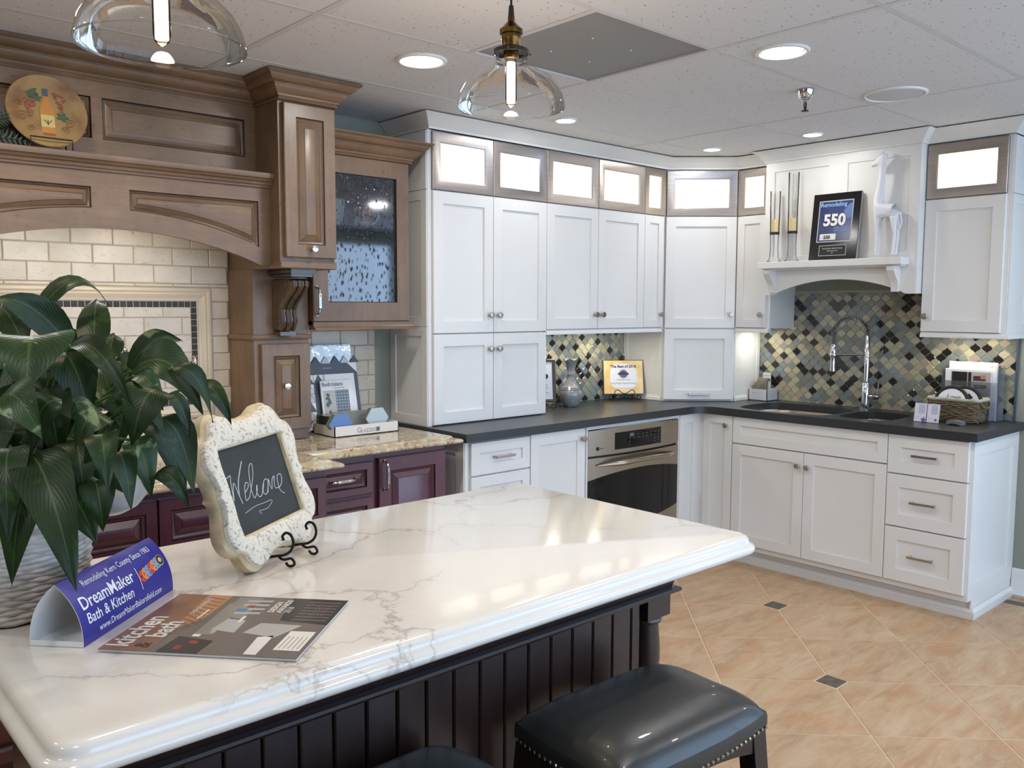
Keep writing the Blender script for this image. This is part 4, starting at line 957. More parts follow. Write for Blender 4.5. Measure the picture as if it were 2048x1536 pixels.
mb = MB(); mb.M = Matrix.Translation((-2.70, -.030, zs + .098)) @ Matrix.Rotation(rad(80), 4, 'X'); mb.lathe([(0, .0), (.06, .0), (.095, .012), (.098, .014), (.094, .015), (.06, .005), (0, .005)], seg=32); mb.build('plate_body', pm('wine_red_glaze', C(96, 34, 36), .3, var=((1, 1, 1), 30, C(140, 70, 50), .5, .6)), t)

# plate, stand and fern on the mantel shelf
zm = 2.0205
t = thing('plate_stand', 'black wire plate stand on the wooden mantel shelf', 'stand', (-4.05, -.36, zm))
mb = MB(); W = .0025
mb.tube([(-4.115, -.33, zm + .003), (-4.115, -.405, zm + .003), (-4.115, -.405, zm + .040), (-3.985, -.405, zm + .040), (-3.985, -.405, zm + .003), (-3.985, -.33, zm + .003), (-3.985, -.30, zm + .16), (-4.115, -.30, zm + .16), (-4.115, -.33, zm + .003)], W, 6); mb.build('wire_frame', DKIRON, t)
t = thing('decorative_plate', 'round painted plate with a wine bottle and grapes, on the mantel shelf', 'plate', (-4.05, -.36, zm + .01))
PM_ = Matrix.Translation((-4.05, -.356, zm + .134)) @ Matrix.Rotation(rad(90 - 13), 4, 'X')
mb = MB(); mb.M = PM_; mb.lathe([(0, -.006), (.07, -.006), (.118, .004), (.128, .010), (.126, .013), (.115, .010), (.07, .001), (0, .001)], seg=48)
mb.build('dish', pm('yellow_ochre_painted_plate', C(148, 120, 74), .4, var=((1, 1, 1), 9, C(108, 72, 50), .42, .68)), t)
mb = MB(); mb.M = PM_; e = .0022
bot_ = [(-.022, -.085), (.022, -.085), (.022, .005), (.018, .022), (.009, .040), (.008, .062), (-.008, .062), (-.009, .040), (-.018, .022), (-.022, .005)]
mb.prism(bot_, e, e + .0016, 0); mb.prism([(-.0085, .055), (.0085, .055), (.0085, .082), (-.0085, .082)], e, e + .0022, 1)
mb.prism([(-.021, -.055), (.021, -.055), (.021, -.012), (-.021, -.012)], e, e + .0022, 2); mb.prism([(-.020, -.085), (.020, -.085), (.020, -.076), (-.020, -.076)], e, e + .0022, 1 + 2)
mb.tube([(-.012, -.03, e + .003), (0, -.044, e + .003), (.012, -.03, e + .003)], .0015, 5, 4); mb.tube([(0, -.03, e + .003), (0, -.048, e + .003)], .0015, 5, 4)
for cx, cy in ((-.052, .020), (.046, .048)):
    for k in range(22):
        a_ = random.uniform(0, 2 * pi); q_ = random.random(); x = cx + (1 - q_) * .020 * cos(a_); y = cy + .02 - q_ * .062
        mb.lathe([(0, .0016), (.0045, .0008), (.005, 0)], (x, y, e + .002), 8, 3)
def pleaf(cx, cy, s, rot):
    pts = []
    for k in range(15):
        a_ = 2 * pi * k / 15; r_ = s * (1 if k % 3 else .55); pts.append((cx + r_ * cos(a_ + rot), cy + r_ * sin(a_ + rot) * .8))
    mb.prism(pts, e, e + .002, 4)
pleaf(-.045, .065, .026, .2); pleaf(-.028, .045, .016, 1); pleaf(.048, -.012, .020, .5)
for cx, cy, s in ((-.078, -.025, .020), (.07, -.035, .018), (-.055, -.065, .013), (.055, -.06, -.015), (-.085, .02, -.012)):
    mb.tube([(cx + s * (1 - k / 16) * cos(k * .75), cy + abs(s) * (1 - k / 16) * sin(k * .75), e + .003 + abs(cx) * .03) for k in range(15)], .0013, 5, 5)
mb.build('painted_motif', [flat('amber_bottle_paint', 176, 116, 52), flat('slate_blue_paint', 70, 82, 96), flat('label_cream_paint', 186, 166, 104), flat('grape_red_paint', 136, 72, 54), flat('leaf_green_paint', 66, 84, 62), flat('scroll_brown_paint', 134, 94, 60)], t)
t = thing('fern', 'dark green artificial fern fronds beside the painted plate', 'plant', (-4.28, -.34, zm))
FG_ = pm('dark_fern_green', C(26, 44, 24), .5)
for k in range(12):
    a_ = rad(-100 + 25 * k) if k < 8 else rad(-30 + 18 * (k - 8)); mb = MB(); L = random.uniform(.16, .24); el = random.uniform(.15, 1.0) if k < 8 else .9 + .12 * (k - 8)
    d_ = Vector((cos(a_) * cos(el), sin(a_) * cos(el) * .35, sin(el))); pp = [Vector((-4.28, -.345, zm + .008)) + d_ * (L * q_ / 12) + Vector((0, 0, -.10 * (q_ / 12) ** 2 * L * 3 * (1 if el > .3 else 0))) for q_ in range(13)]
    pp = [Vector((p.x, max(-.42, min(-.292, p.y)), max(zm + .006, p.z))) for p in pp]
    mb.tube(pp, .0016, 5)
    for q_ in range(1, 12):
        for s in (-1, 1):
            w_ = .026 * sin(pi * (q_ + 1) / 14) + .006; f_ = (pp[q_ + 1] - pp[q_]).normalized(); sd = Vector((f_.z, 0, -f_.x)).normalized() if abs(f_.y) < .95 else Vector((1, 0, 0))
            a1_ = pp[q_]; tip = a1_ + sd * s * w_ + f_ * w_ * .6; tip.z = max(tip.z, zm + .003); mb.add([a1_ - f_ * .004, a1_ + f_ * .005, tip], [(0, 1, 2)])
    mb.build('frond', FG_, t)

# pot filler on the tile wall
t = thing('pot_filler', 'chrome wall-mounted pot filler faucet on the tiled panel', 'faucet', (-3.44, -.01, 1.2))
mb = MB(); mb.M = A_ @ Matrix.Translation((-3.440, 1.235, .009)); mb.lathe([(0.0, 0), (.026, 0), (.026, .005), (.014, .010), (.012, .045), (0, .045)], seg=20); mb.build('flange', CHROME, t)
mb = MB(); P0 = Vector((-3.440, -.055, 1.225)); mb.lathe([(.012, -.045), (.013, -.02), (.015, .0), (.011, .02), (.010, .04), (.006, .052), (.008, .058), (0, .066)], P0, 16)
mb.tube([P0 + Vector((0, 0, .018)), P0 + Vector((-.03, -.005, .014)), P0 + Vector((-.07, -.01, .032)), P0 + Vector((-.12, -.02, .045)), P0 + Vector((-.30, -.05, .048))], .0075, 10)
Q0 = P0 + Vector((-.30, -.05, .048)); mb.lathe([(.011, -.05), (.013, -.02), (.013, .02), (.010, .05), (.004, .058), (0, .062)], Q0, 16)
mb.tube([Q0 + Vector((0, 0, .035)), Q0 + Vector((.10, -.02, .045)), Q0 + Vector((.16, -.03, .045))], .007, 10); mb.tube([Q0 + Vector((0, 0, -.04)), Q0 + Vector((.005, -.06, -.05)), Q0 + Vector((.02, -.13, -.06)), Q0 + Vector((.022, -.14, -.11)), Q0 + Vector((.022, -.14, -.16))], .0075, 10)
mb.tube([Q0 + Vector((.02, -.13, -.055)), Q0 + Vector((.022, -.13, .06))], .006, 8); mb.build('folding_arm', CHROME, t)

# granite counter, wine-red base cabinets
OG = [(-.0, .038), (.0, .036)]
mb = MB()
go = [(-5.4, -.012), (-5.4, -.575), (-4.50, -.575), (-4.50, -.755), (-3.235, -.755), (-3.235, -.575), (-2.505, -.575), (-2.505, -.012)]
mb.slab(go, [], .8775, .914)
ogee = [(-.002, .0365), (.010, .0360), (.018, .0335), (.022, .029), (.024, .0245), (.036, .0225), (.048, .0215), (.056, .017), (.058, .010), (.055, .004), (.046, 0), (-.002, 0)]
mb.sweep(ogee, [(-5.4, -.575, .8775), (-4.50, -.575, .8775), (-4.50, -.755, .8775), (-3.235, -.755, .8775), (-3.235, -.575, .8775), (-2.505, -.575, .8775), (-2.505, -.012, .8775)])
o = mb.build('granite_countertop', GRANITE); tag(o, 'gold and cream granite countertop with ogee edge under the range mantel', 'countertop')
WN = [WINE, WINEG]
t = thing('wine_drawer_cabinet', 'wine-red drawer cabinet with chrome pulls under the granite', 'cabinet', (-3.04, -.3, 0))
mb = MB(); mb.M = A_; mb.box(-3.212, -2.882, .09, .8765, .002, .565); mb.box(-3.212, -2.882, 0, .09, .002, .50); mb.build('carcass', WINE, t)
for v0, v1 in ((.704, .846), (.50, .692), (.30, .492), (.10, .292)): d = rdoor(A_, -3.208, -2.900, v0, v1, .565, t, WN, 'drawer', .032); d_pull(A_, -3.055, (v0 + v1) / 2 + .004, .582, d, .13, False)
t = thing('wine_door_cabinet', 'wine-red door cabinet at the right end of the granite counter', 'cabinet', (-2.7, -.3, 0))
mb = MB(); mb.M = A_; mb.box(-2.880, -2.508, .09, .8765, .002, .565); mb.box(-2.88, -2.508, 0, .09, .002, .50); mb.build('carcass', WINE, t)
d = rdoor(A_, -2.874, -2.512, .10, .853, .565, t, WN, 'door', .060); d_pull(A_, -2.846, .775, .587, d, .125)
t = thing('wine_range_cabinet', 'wide wine-red bump-out cabinet with long moulded drawer fronts under the range side', 'cabinet', (HC, -.4, 0))
mb = MB(); mb.M = A_; mb.box(-4.492, -3.216, .09, .8765, .002, .740); mb.box(-4.49, -3.22, 0, .09, .002, .68); mb.build('carcass', WINE, t)
for v0, v1 in ((.66, .846), (.42, .65), (.10, .41)):
    for u0, u1 in ((-4.480, -3.866), (-3.862, -3.226)): rdoor(A_, u0, u1, v0, v1, .740, t, WN, 'drawer', .038)
t = thing('wine_side_cabinet', 'wine-red base cabinet left of the range bump-out, out of frame', 'cabinet', (-4.95, -.3, 0))
mb = MB(); mb.M = A_; mb.box(-5.38, -4.496, .0, .8765, .002, .565); mb.build('carcass', WINE, t); rdoor(A_, -5.37, -4.95, .1, .853, .565, t, WN); rdoor(A_, -4.945, -4.51, .1, .853, .565, t, WN)
# ------------------------------------------------------------------ island
IX0, IX1, IY0, IY1 = -4.632, -2.948, -2.488, -1.548
def rrect(x0, x1, y0, y1, r, n=6):
    out = []
    for cx, cy, a0_ in ((x1 - r, y1 - r, 0), (x0 + r, y1 - r, 90), (x0 + r, y0 + r, 180), (x1 - r, y0 + r, 270)):
        out += [(cx + r * cos(rad(a0_ + 90 * i / n)), cy + r * sin(rad(a0_ + 90 * i / n))) for i in range(n + 1)]
    return out
mb = MB(); rs = []
for ins, z in ((.30, .868), (.012, .868), (.004, .871), (.0, .877), (.0, .884), (.004, .890), (.010, .8925), (.014, .8945), (.0155, .900), (.0175, .907), (.024, .912), (.034, .914)):
    rs.append([(x, y, z) for x, y in rrect(IX0 + ins, IX1 - ins, IY0 + ins, IY1 - ins, max(.012, .062 - ins))])
mb.loft(rs, cap0=True); o = mb.build('island_countertop', QUARTZ, ang=50); tag(o, 'white quartz island countertop with grey veins and ogee edge', 'countertop')
t = thing('kitchen_island', 'espresso-stained island base with beadboard planks, cove moulding and turned corner posts', 'kitchen island', (-3.8, -2.0, 0))
PY = -2.350
mb = MB(); mb.box(-4.50, -3.262, PY + .014, -1.64, 0, .868); mb.box(-4.56, -3.157, PY + .004, -1.60, .785, .868); mb.build('core', ESPR, t)
x = -3.279; k = 0
while x > -4.49:
    x2 = x - (.031 if k == 0 else .0685); mb = MB(); mb.M = A_; mb.rects(x2 + .0018, x - .0018, .10, .778, [(0, -PY - .016), (0, -PY - .004), (.003, -PY)], cap0=False); mb.build('beadboard_plank', ESPR, t); x = x2; k += 1
y_ = -2.24
while y_ < -1.66:
    mb = MB(); mb.M = FG((-3.262, 0, 0), (0, 1)); mb.rects(y_ + .0018, y_ + .0667, .10, .778, [(0, 0), (0, .010), (.003, .014)], cap0=False); mb.build('beadboard_plank', ESPR, t); y_ += .0685
cove = [(-.01, 0), (.002, 0), (.004, .004), (.006, .012), (.010, .028), (.020, .046), (.036, .060), (.052, .068), (.056, .070), (.056, .078), (-.01, .078)]
bd = [(-.01, 0), (.012, 0), (.019, .004), (.021, .009), (.018, .014), (.012, .016), (-.01, .016)]
path = [(-4.56, -1.60), (-4.56, PY), (-3.157, PY), (-3.157, -1.60)]
mb = MB(); mb.sweep(cove, [(x, y, .789) for x, y in path]); mb.build('cove_moulding', ESPR, t)
mb = MB(); mb.sweep(bd, [(x, y, .774) for x, y in path]); mb.build('bead_moulding', ESPR, t)
for cx, cy in ((-3.2015, -2.3055), (-3.2015, -1.645), (-4.5155, -2.3055)):
    mb = MB(); mb.bbox(cx - .0445, cx + .0445, cy - .0445, cy + .0445, .715, .774, .002); mb.bbox(cx - .0445, cx + .0445, cy - .0445, cy + .0445, 0, .12, .002)
    mb.lathe([(.030, .714), (.040, .712), (.042, .706), (.040, .700), (.034, .697), (.034, .690), (.038, .64), (.039, .60), (.036, .585), (.043, .580), (.044, .572), (.040, .566), (.034, .562), (.034, .55), (.036, .50), (.041, .40), (.040, .30), (.034, .22), (.040, .21), (.042, .20), (.036, .19), (.032, .16), (.040, .13), (.040, .12)], (cx, cy, 0), 28); mb.build('turned_post', ESPR, t)
mb = MB(); mb.sweep([(0, 0), (.012, 0), (.012, .08), (.004, .095), (0, .1)], [(-4.50, -1.64, 0), (-4.50, PY - .001, 0), (-3.262, PY - .001, 0), (-3.246, -1.64, 0)]); mb.build('base_moulding', ESPR, t)

# stools
def stool(x, y, rz, label):
    t = thing('counter_stool', label, 'stool', (x, y, 0), rz, 'backless leather stools at the island'); hw, hd = .232, .158
    mb = MB()
    def cushion(u, v):
        a_, b_ = 2 * u - 1, 2 * v - 1; X = hw * math.copysign(abs(a_) ** .8, a_); Y = hd * math.copysign(abs(b_) ** .8, b_)
        X *= 1 - .05 * b_ * b_; Y *= 1 - .06 * a_ * a_; e = max(abs(a_), abs(b_))
        z = .636 + .052 * (1 - abs(a_) ** 3.2) ** .55 * (1 - abs(b_) ** 3.2) ** .55 + .008 * a_ * a_ + .002 * noise.noise((X * 14 + x, Y * 14, 0)); return (X, Y, z)
    nu = nv = 26; mb.grid(cushion, nu, nv)
    def ringz(z, gx=1., n=26):
        P = [cushion(i / n, 0) for i in range(n)] + [cushion(1, i / n) for i in range(n)] + [cushion(1 - i / n, 1) for i in range(n)] + [cushion(0, 1 - i / n) for i in range(n)]
        return [(p[0] * gx, p[1] * gx, (p[2] if z is None else z + .012 * (p[0] / hw) ** 2)) for p in P]
    mb.loft([ringz(None), ringz(.625, 1.012), ringz(.606, 1.012), ringz(.598, 1.)], cap1=True); mb.build('cushion', LEATH, t, local=True, ang=60)
    mb = MB(); R_ = ringz(.603, 1.016); acc = 0; last = Vector(R_[0])
    L_ = [Vector(p) for p in R_] + [Vector(R_[0])]; s_ = 0; nxt = 0
    for i in range(1, len(L_)):
        seg = (L_[i] - L_[i - 1]).length
        while nxt <= s_ + seg:
            p = L_[i - 1].lerp(L_[i], (nxt - s_) / seg); nrm = Vector((p.x / hw ** 2, p.y / hd ** 2, 0)).normalized()
            q_ = nrm.to_track_quat('Z', 'Y').to_matrix().to_4x4(); mb.M = Matrix.Translation(p) @ q_; mb.lathe([(.0046, -.001), (.0038, .0018), (0, .003)], seg=7); nxt += .0158
        s_ += seg
    mb.M = Matrix.Identity(4); o = mb.build('nailhead_trim', NAIL, t, local=True); o['kind'] = 'stuff'
    for s in (-1, 1):                                          # arched aprons
        n = 12; top = [(-hw * .94 + 2 * hw * .94 * i / n, .604 + .010 * (2 * i / n - 1) ** 2) for i in range(n + 1)]; bt = [(px_, .555 - .0 + .030 * (1 - (2 * i / n - 1) ** 2)) for i, (px_, _) in enumerate(top)]
        mb = MB(); V = [(a_, s * hd * .93, b_) for a_, b_ in top] + [(a_, s * hd * .93, b_) for a_, b_ in bt] + [(a_, s * hd * .80, b_) for a_, b_ in top] + [(a_, s * hd * .80, b_) for a_, b_ in bt]; m_ = n + 1
        F_ = []
        for i in range(n): F_ += [(i, i + 1, m_ + i + 1, m_ + i), (2 * m_ + i + 1, 2 * m_ + i, 3 * m_ + i, 3 * m_ + i + 1), (m_ + i, m_ + i + 1, 3 * m_ + i + 1, 3 * m_ + i)]
        F_ += [(0, m_, 3 * m_, 2 * m_), (n, 2 * m_ + n, 3 * m_ + n, m_ + n)]; mb.add(V, F_); mb.build('apron', STOOLW, t, local=True)
        mb = MB(); mb.box(s * hw * .94, s * hw * .86, -hd * .9, hd * .9, .545, .612); mb.build('apron', STOOLW, t, local=True)
    for sx in (-1, 1):
        for sy in (-1, 1):
            mb = MB(); T = (sx * hw * .86, sy * hd * .80); Bt = (sx * (hw * .86 + .035), sy * (hd * .80 + .045)); rs = []
            for q_, w in ((0, .021), (.35, .020), (1, .015)):
                cx, cy, z = Bt[0] + (T[0] - Bt[0]) * (1 - q_), Bt[1] + (T[1] - Bt[1]) * (1 - q_), .612 * (1 - q_)
                rs.append([(cx - w, cy - w, z), (cx + w, cy - w, z), (cx + w, cy + w, z), (cx - w, cy + w, z)])
            rs.reverse(); mb.loft(rs, cap0=True); mb.build('leg', STOOLW, t, local=True)
    mb = MB()
    for s in (-1, 1): mb.box(-hw - .0, hw + .0, s * (hd * .8 + .029) - .010, s * (hd * .8 + .029) + .010, .20, .24); mb.box(s * (hw * .86 + .020) - .010, s * (hw * .86 + .020) + .010, -hd, hd, .28, .31)
    mb.build('stretchers', STOOLW, t, local=True); return t
stool(-3.530, -2.568, rad(-3), 'black leather backless stool with nailhead trim in front of the island, nearest the floor tiles')
stool(-4.135, -2.540, rad(2), 'black leather backless stool mostly cut off by the bottom edge of the picture')

# pendants
def pendant(x, y, z, label):
    t = thing('pendant_lamp', label, 'pendant lamp', (x, y, z), group='clear glass pendants over the island'); T_ = Matrix.Translation((x, y, z))
    mb = MB(); mb.M = T_; P = [(.146, 0), (.1470, .004), (.1455, .012), (.140, .034), (.127, .058), (.106, .080), (.080, .095), (.056, .103), (.045, .112), (.043, .120), (.046, .127), (.043, .133), (.045, .140), (.043, .150)]
    mb.lathe(P, seg=56); mb.tube([(.146 * cos(a_ * pi / 28), .146 * sin(a_ * pi / 28), .001) for a_ in range(56)], .0020, 6, closed=True); mb.build('glass_shade', PEND, t)
    mb = MB(); mb.M = T_; mb.lathe([(.0, .158), (.036, .158), (.048, .152), (.049, .142), (.046, .142), (.046, .151), (.0, .151)], seg=32); mb.build('shade_ring', BLACKP, t)
    for a_ in (20, 140, 260): 
        mb = MB(); mb.M = T_ @ Matrix.Rotation(rad(a_ - 40), 4, 'Z'); mb.tube([(.046, 0, .147), (.058, 0, .147)], .0028, 6); mb.build('set_screw', BRASS, t)
    mb = MB(); mb.M = T_; mb.lathe([(0, .156), (.026, .156), (.026, .180), (.027, .182), (.027, .186), (.026, .188), (.026, .192), (.031, .194), (.031, .206), (.027, .209), (.022, .214), (.012, .224), (.0095, .228), (.0090, .242), (0, .242)], seg=28); mb.lathe([(0, .130), (.021, .130), (.021, .152), (0, .152)], seg=24); mb.build('socket', BRASS, t)
    mb = MB(); mb.M = T_; mb.lathe([(.0085, .240), (.0065, .268), (.0035, .270)], seg=16); mb.tube([(0, 0, .262), (0, 0, ceil_z - z - .02)], .0032, 8); mb.build('cord', BLACKP, t)
    mb = MB(); mb.M = T_; mb.lathe([(0, ceil_z - z - .028), (.02, ceil_z - z - .026), (.055, ceil_z - z - .012), (.06, ceil_z - z - .001)], seg=32); mb.build('canopy', BLACKP, t)
    mb = MB(); mb.M = T_; mb.lathe([(.010, .132), (.0145, .122), (.0155, .110), (.0155, .022), (.0125, .010), (.006, .003), (0, .001)], seg=20); b_ = mb.build('bulb', glass('bulb_glass_' , (1, .95, .86, 1), .02, 1.15), t)
    mb = MB(); mb.M = T_; mb.tube([(.0, 0, .120), (.0, 0, .014)], .0118, 12); mb.build('glowing_filament', BULB, b_)
    l = bpy.data.lights.new('bulb_light', 'POINT'); l.energy = 9; l.color = (1, .80, .58); l.shadow_soft_size = .02; o = bpy.data.objects.new('bulb_light', l); COL.objects.link(o); o.location = (x, y, z - .012); o.parent = t; o.matrix_parent_inverse = Matrix.Translation((-x, -y, -z))
    return t
pendant(-3.290, -1.885, 2.033, 'clear glass bell pendant with brass socket in front of the white cabinets')
pendant(-4.290, -2.055, 1.960, 'clear glass bell pendant at the top left, cut off by the picture edge')

# ------------------------------------------------------------------ chalkboard sign on its easel
c0 = Vector((-4.016, -1.847, 1.0965)); ya, ti, ro = .54, .311, .03
rr = Vector((cos(ya), sin(ya), 0)); fw = Vector((-sin(ya), cos(ya), 0)); up_ = Vector((0, 0, 1)) * cos(ti) + fw * sin(ti)
r_ = rr * cos(ro) + up_ * sin(ro); u_ = -rr * sin(ro) + up_ * cos(ro); n_ = r_.cross(u_)
SM = Matrix((r_, u_, n_)).transposed().to_4x4(); SM.translation = c0
t = thing('chalkboard_sign', 'ornate chipped cream chalkboard sign with Welcome in chalk on the island', 'sign', (-4.0, -1.87, .9145))
Q = [(0, .158), (.018, .161), (.036, .163), (.052, .166), (.068, .174), (.084, .181), (.100, .183), (.116, .180), (.130, .170), (.140, .156), (.146, .140), (.150, .134), (.163, .129), (.176, .119), (.184, .106), (.188, .090), (.186, .072), (.178, .054), (.171, .036), (.168, .020), (.170, .008), (.178, 0)]
half = Q[::-1]; OUT = []
OUT += [(x, y) for x, y in reversed(Q)][0:0]
q1 = Q; right = [(x, y) for x, y in q1] + [(x, -y) for x, y in reversed(q1[:-1])]; OUT = right + [(-x, y) for x, y in reversed(right[1:-1])]
OUT = [(x * .965, y * .965) for x, y in OUT]; OUT = list(reversed(OUT)); bw, bh = .1245, .0965
def radial_ring(sc, w, pts=OUT): return [(x * sc, y * sc, w) for x, y in pts]
def rect_ring(w, bw_=bw, bh_=bh):
    out = []
    for x, y in OUT:
        m_ = max(abs(x) / bw_, abs(y) / bh_); out.append((x / m_, y / m_, w))
    # snap the ring points nearest each corner onto it
    for sx in (-1, 1):
        for sy in (-1, 1):
            k = min(range(len(out)), key=lambda i: (out[i][0] - sx * bw_) ** 2 + (out[i][1] - sy * bh_) ** 2); out[k] = (sx * bw_, sy * bh_, w)
    return out
def mid_ring(f, w):
    a_, b_ = radial_ring(1, 0), rect_ring(0); return [(p[0] * (1 - f) + q_[0] * f, p[1] * (1 - f) + q_[1] * f, w) for p, q_ in zip(a_, b_)]
mb = MB(); mb.M = SM
mb.loft([rect_ring(-.030), mid_ring(.1, -.038), radial_ring(1.0, -.038), radial_ring(1.016, -.034), radial_ring(1.014, -.012), mid_ring(.05, -.007), mid_ring(.09, -.004), mid_ring(.10, .004), mid_ring(.16, .0075), mid_ring(.5, .009), mid_ring(.86, .0075), mid_ring(.93, .004), rect_ring(.001), rect_ring(-.012)], [1, 1, 1, 1, 1, 1, 0, 0, 0, 0, 0, 1, 1, 1], cap1=False); mb.build('frame', [CRACK, CREAM], t, ang=45)
mb = MB(); mb.M = SM; mb.box(-bw - .002, bw + .002, -bh - .002, bh + .002, -.016, -.008); bd_ = mb.build('board', CHALKB, t)
STROKES=[
[(-0.124, 0.035), (-0.116, 0.035), (-0.105, 0.037), (-0.11, 0.023), (-0.119, -0.017), (-0.11, 0.005), (-0.1, 0.019), (-0.096, -0.005), (-0.091, -0.03), (-0.094, -0.009), (-0.081, 0.021), (-0.048, 0.059)] ,
[(-0.072, -0.01), (-0.055, -0.002), (-0.049, 0.007), (-0.057, 0.011), (-0.068, -0.002), (-0.075, -0.026), (-0.06, -0.023)] ,
[(-0.06, -0.023), (-0.027, 0.013), (-0.013, 0.039), (-0.015, 0.048), (-0.029, 0.037), (-0.043, -0.001), (-0.042, -0.028), (-0.024, -0.016), (-0.018, -0.003), (-0.026, -0.015), (-0.023, -0.029), (-0.01, -0.028), (0.005, -0.009), (0.019, 0.002), (0.03, -0.002), (0.016, -0.026), (0.003, -0.03), (-0.001, -0.021), (0.011, -0.005)] ,
[(0.017, -0.028), (0.034, -0.001), (0.033, -0.015), (0.037, -0.024), (0.048, -0.005), (0.061, 0.002), (0.053, -0.015), (0.053, -0.026), (0.075, -0.025), (0.089, -0.012), (0.09, 0.001), (0.075, 0.0), (0.068, -0.016), (0.069, -0.035), (0.083, -0.045)] ,
[(-0.093, -0.052), (-0.05, -0.046), (-0.006, -0.047), (0.018, -0.047), (0.02, -0.052), (-0.005, -0.061), (-0.035, -0.06), (-0.039, -0.062), (-0.033, -0.068)] ,
]
LEAVES=[
((-4.422, -1.926, 1.408), (-4.556, -1.951, 1.546), 0.056, 0.02, 0) ,((-4.487, -1.889, 1.455), (-4.326, -1.822, 1.533), 0.035, 0.05, 0) ,((-4.373, -1.865, 1.387), (-4.334, -1.773, 1.546), 0.056, 0.01, 0) ,((-4.52, -2.063, 1.444), (-4.553, -2.136, 1.377), 0.122, 0.03, 1) ,((-4.463, -2.049, 1.427), (-4.406, -2.176, 1.361), 0.039, 0.03, 0) ,((-4.364, -1.926, 1.395), (-4.338, -1.888, 1.456), 0.045, 0.0, 0) ,((-4.355, -2.017, 1.379), (-4.278, -2.077, 1.456), 0.048, 0.02, 1) ,((-4.291, -1.911, 1.39), (-4.223, -1.931, 1.393), 0.024, 0.01, 0) ,((-4.37, -2.071, 1.379), (-4.258, -2.112, 1.322), 0.075, 0.05, 0) ,((-4.314, -2.121, 1.385), (-4.245, -2.126, 1.302), 0.031, 0.03, 0) ,((-4.241, -2.056, 1.347), (-4.199, -2.101, 1.287), 0.034, 0.02, 0) ,((-4.384, -2.127, 1.374), (-4.349, -2.164, 1.328), 0.035, 0.02, 1) ,((-4.35, -2.16, 1.35), (-4.407, -2.172, 1.277), 0.072, 0.03, 0) ,((-4.343, -2.168, 1.342), (-4.31, -2.177, 1.28), 0.026, 0.02, 0) ,((-4.595, -2.142, 1.348), (-4.555, -2.223, 1.312), 0.065, 0.03, 1) ,((-4.446, -2.187, 1.31), (-4.501, -2.195, 1.279), 0.058, 0.03, 1) ,((-4.464, -2.2, 1.285), (-4.472, -2.255, 1.221), 0.046, 0.03, 0) ,((-4.475, -2.199, 1.213), (-4.475, -2.234, 1.15), 0.048, 0.02, 0) ,((-4.553, -2.124, 1.253), (-4.534, -2.293, 1.11), 0.076, 0.05, 0) ,((-4.572, -2.105, 1.264), (-4.602, -2.198, 1.164), 0.06, 0.04, 0) ,((-4.542, -2.113, 1.206), (-4.597, -2.185, 1.09), 0.062, 0.04, 0) ,((-4.434, -2.177, 1.252), (-4.42, -2.2, 1.171), 0.038, 0.03, 0) ,((-4.394, -2.131, 1.264), (-4.373, -2.16, 1.182), 0.05, 0.03, 1) ,((-4.366, -2.163, 1.205), (-4.325, -2.205, 1.161), 0.035, 0.02, 0) ,((-4.338, -2.111, 1.294), (-4.278, -2.111, 1.173), 0.056, 0.04, 0) ,((-4.336, -2.02, 1.273), (-4.268, -2.042, 1.146), 0.047, 0.04, 0) ,((-4.416, -2.102, 1.34), (-4.341, -2.149, 1.285), 0.052, 0.04, 0) ,((-4.476, -2.038, 1.414), (-4.444, -2.08, 1.315), 0.069, 0.03, 0) ,((-4.528, -1.924, 1.416), (-4.545, -1.986, 1.332), 0.07, 0.02, 1) ,((-4.509, -2.153, 1.343), (-4.55, -2.126, 1.263), 0.057, 0.03, 0) ,((-4.402, -1.975, 1.377), (-4.389, -2.063, 1.301), 0.064, 0.03, 1) ,((-4.499, -2.025, 1.35), (-4.508, -2.137, 1.255), 0.063, 0.03, 0) ,((-4.48, -2.12, 1.271), (-4.488, -2.19, 1.194), 0.058, 0.03, 0) ,((-4.533, -1.844, 1.487), (-4.502, -1.948, 1.411), 0.055, 0.03, 0) ,((-4.35, -1.918, 1.342), (-4.271, -1.887, 1.406), 0.04, 0.02, 0) ,((-4.428, -1.807, 1.457), (-4.489, -1.75, 1.467), 0.039, 0.03, 1) ,((-4.572, -2.034, 1.287), (-4.606, -2.08, 1.214), 0.058, 0.03, 0) ,((-4.343, -2.034, 1.322), (-4.403, -2.059, 1.234), 0.055, 0.03, 0) ,((-4.521, -2.011, 1.306), (-4.569, -2.043, 1.237), 0.051, 0.03, 0) ,((-4.349, -1.966, 1.279), (-4.419, -1.98, 1.202), 0.056, 0.03, 0) ,]
def smooth_path(P, n=6):
    out = []
    for i in range(len(P) - 1):
        p0, p1, p2, p3 = [Vector(P[max(0, min(len(P) - 1, i + k))]) for k in (-1, 0, 1, 2)]
        for j in range(n):
            q_ = j / n; out.append(.5 * ((2 * p1) + (p2 - p0) * q_ + (2 * p0 - 5 * p1 + 4 * p2 - p3) * q_ * q_ + (3 * p1 - p0 - 3 * p2 + p3) * q_ ** 3))
    out.append(Vector(P[-1])); return out
mb = MB(); mb.M = SM
for i, S_ in enumerate(STROKES):
    pp = [Vector((p.x * .94 + .004, p.y, -.0076)) for p in smooth_path([(a_, b_, 0) for a_, b_ in S_], 6)]; w = .0011 if i < 4 else .0007
    mb.tube(pp, [w * (1.5 if i == 0 and k > len(pp) * .82 else 1) for k in range(len(pp))], 5)
mb.build('chalk_lettering', CHALK, bd_)
t = thing('sign_easel', 'black wrought iron easel with curled hooks holding the chalkboard sign', 'easel', (-4.0, -1.87, .9145))
zt_ = .9145
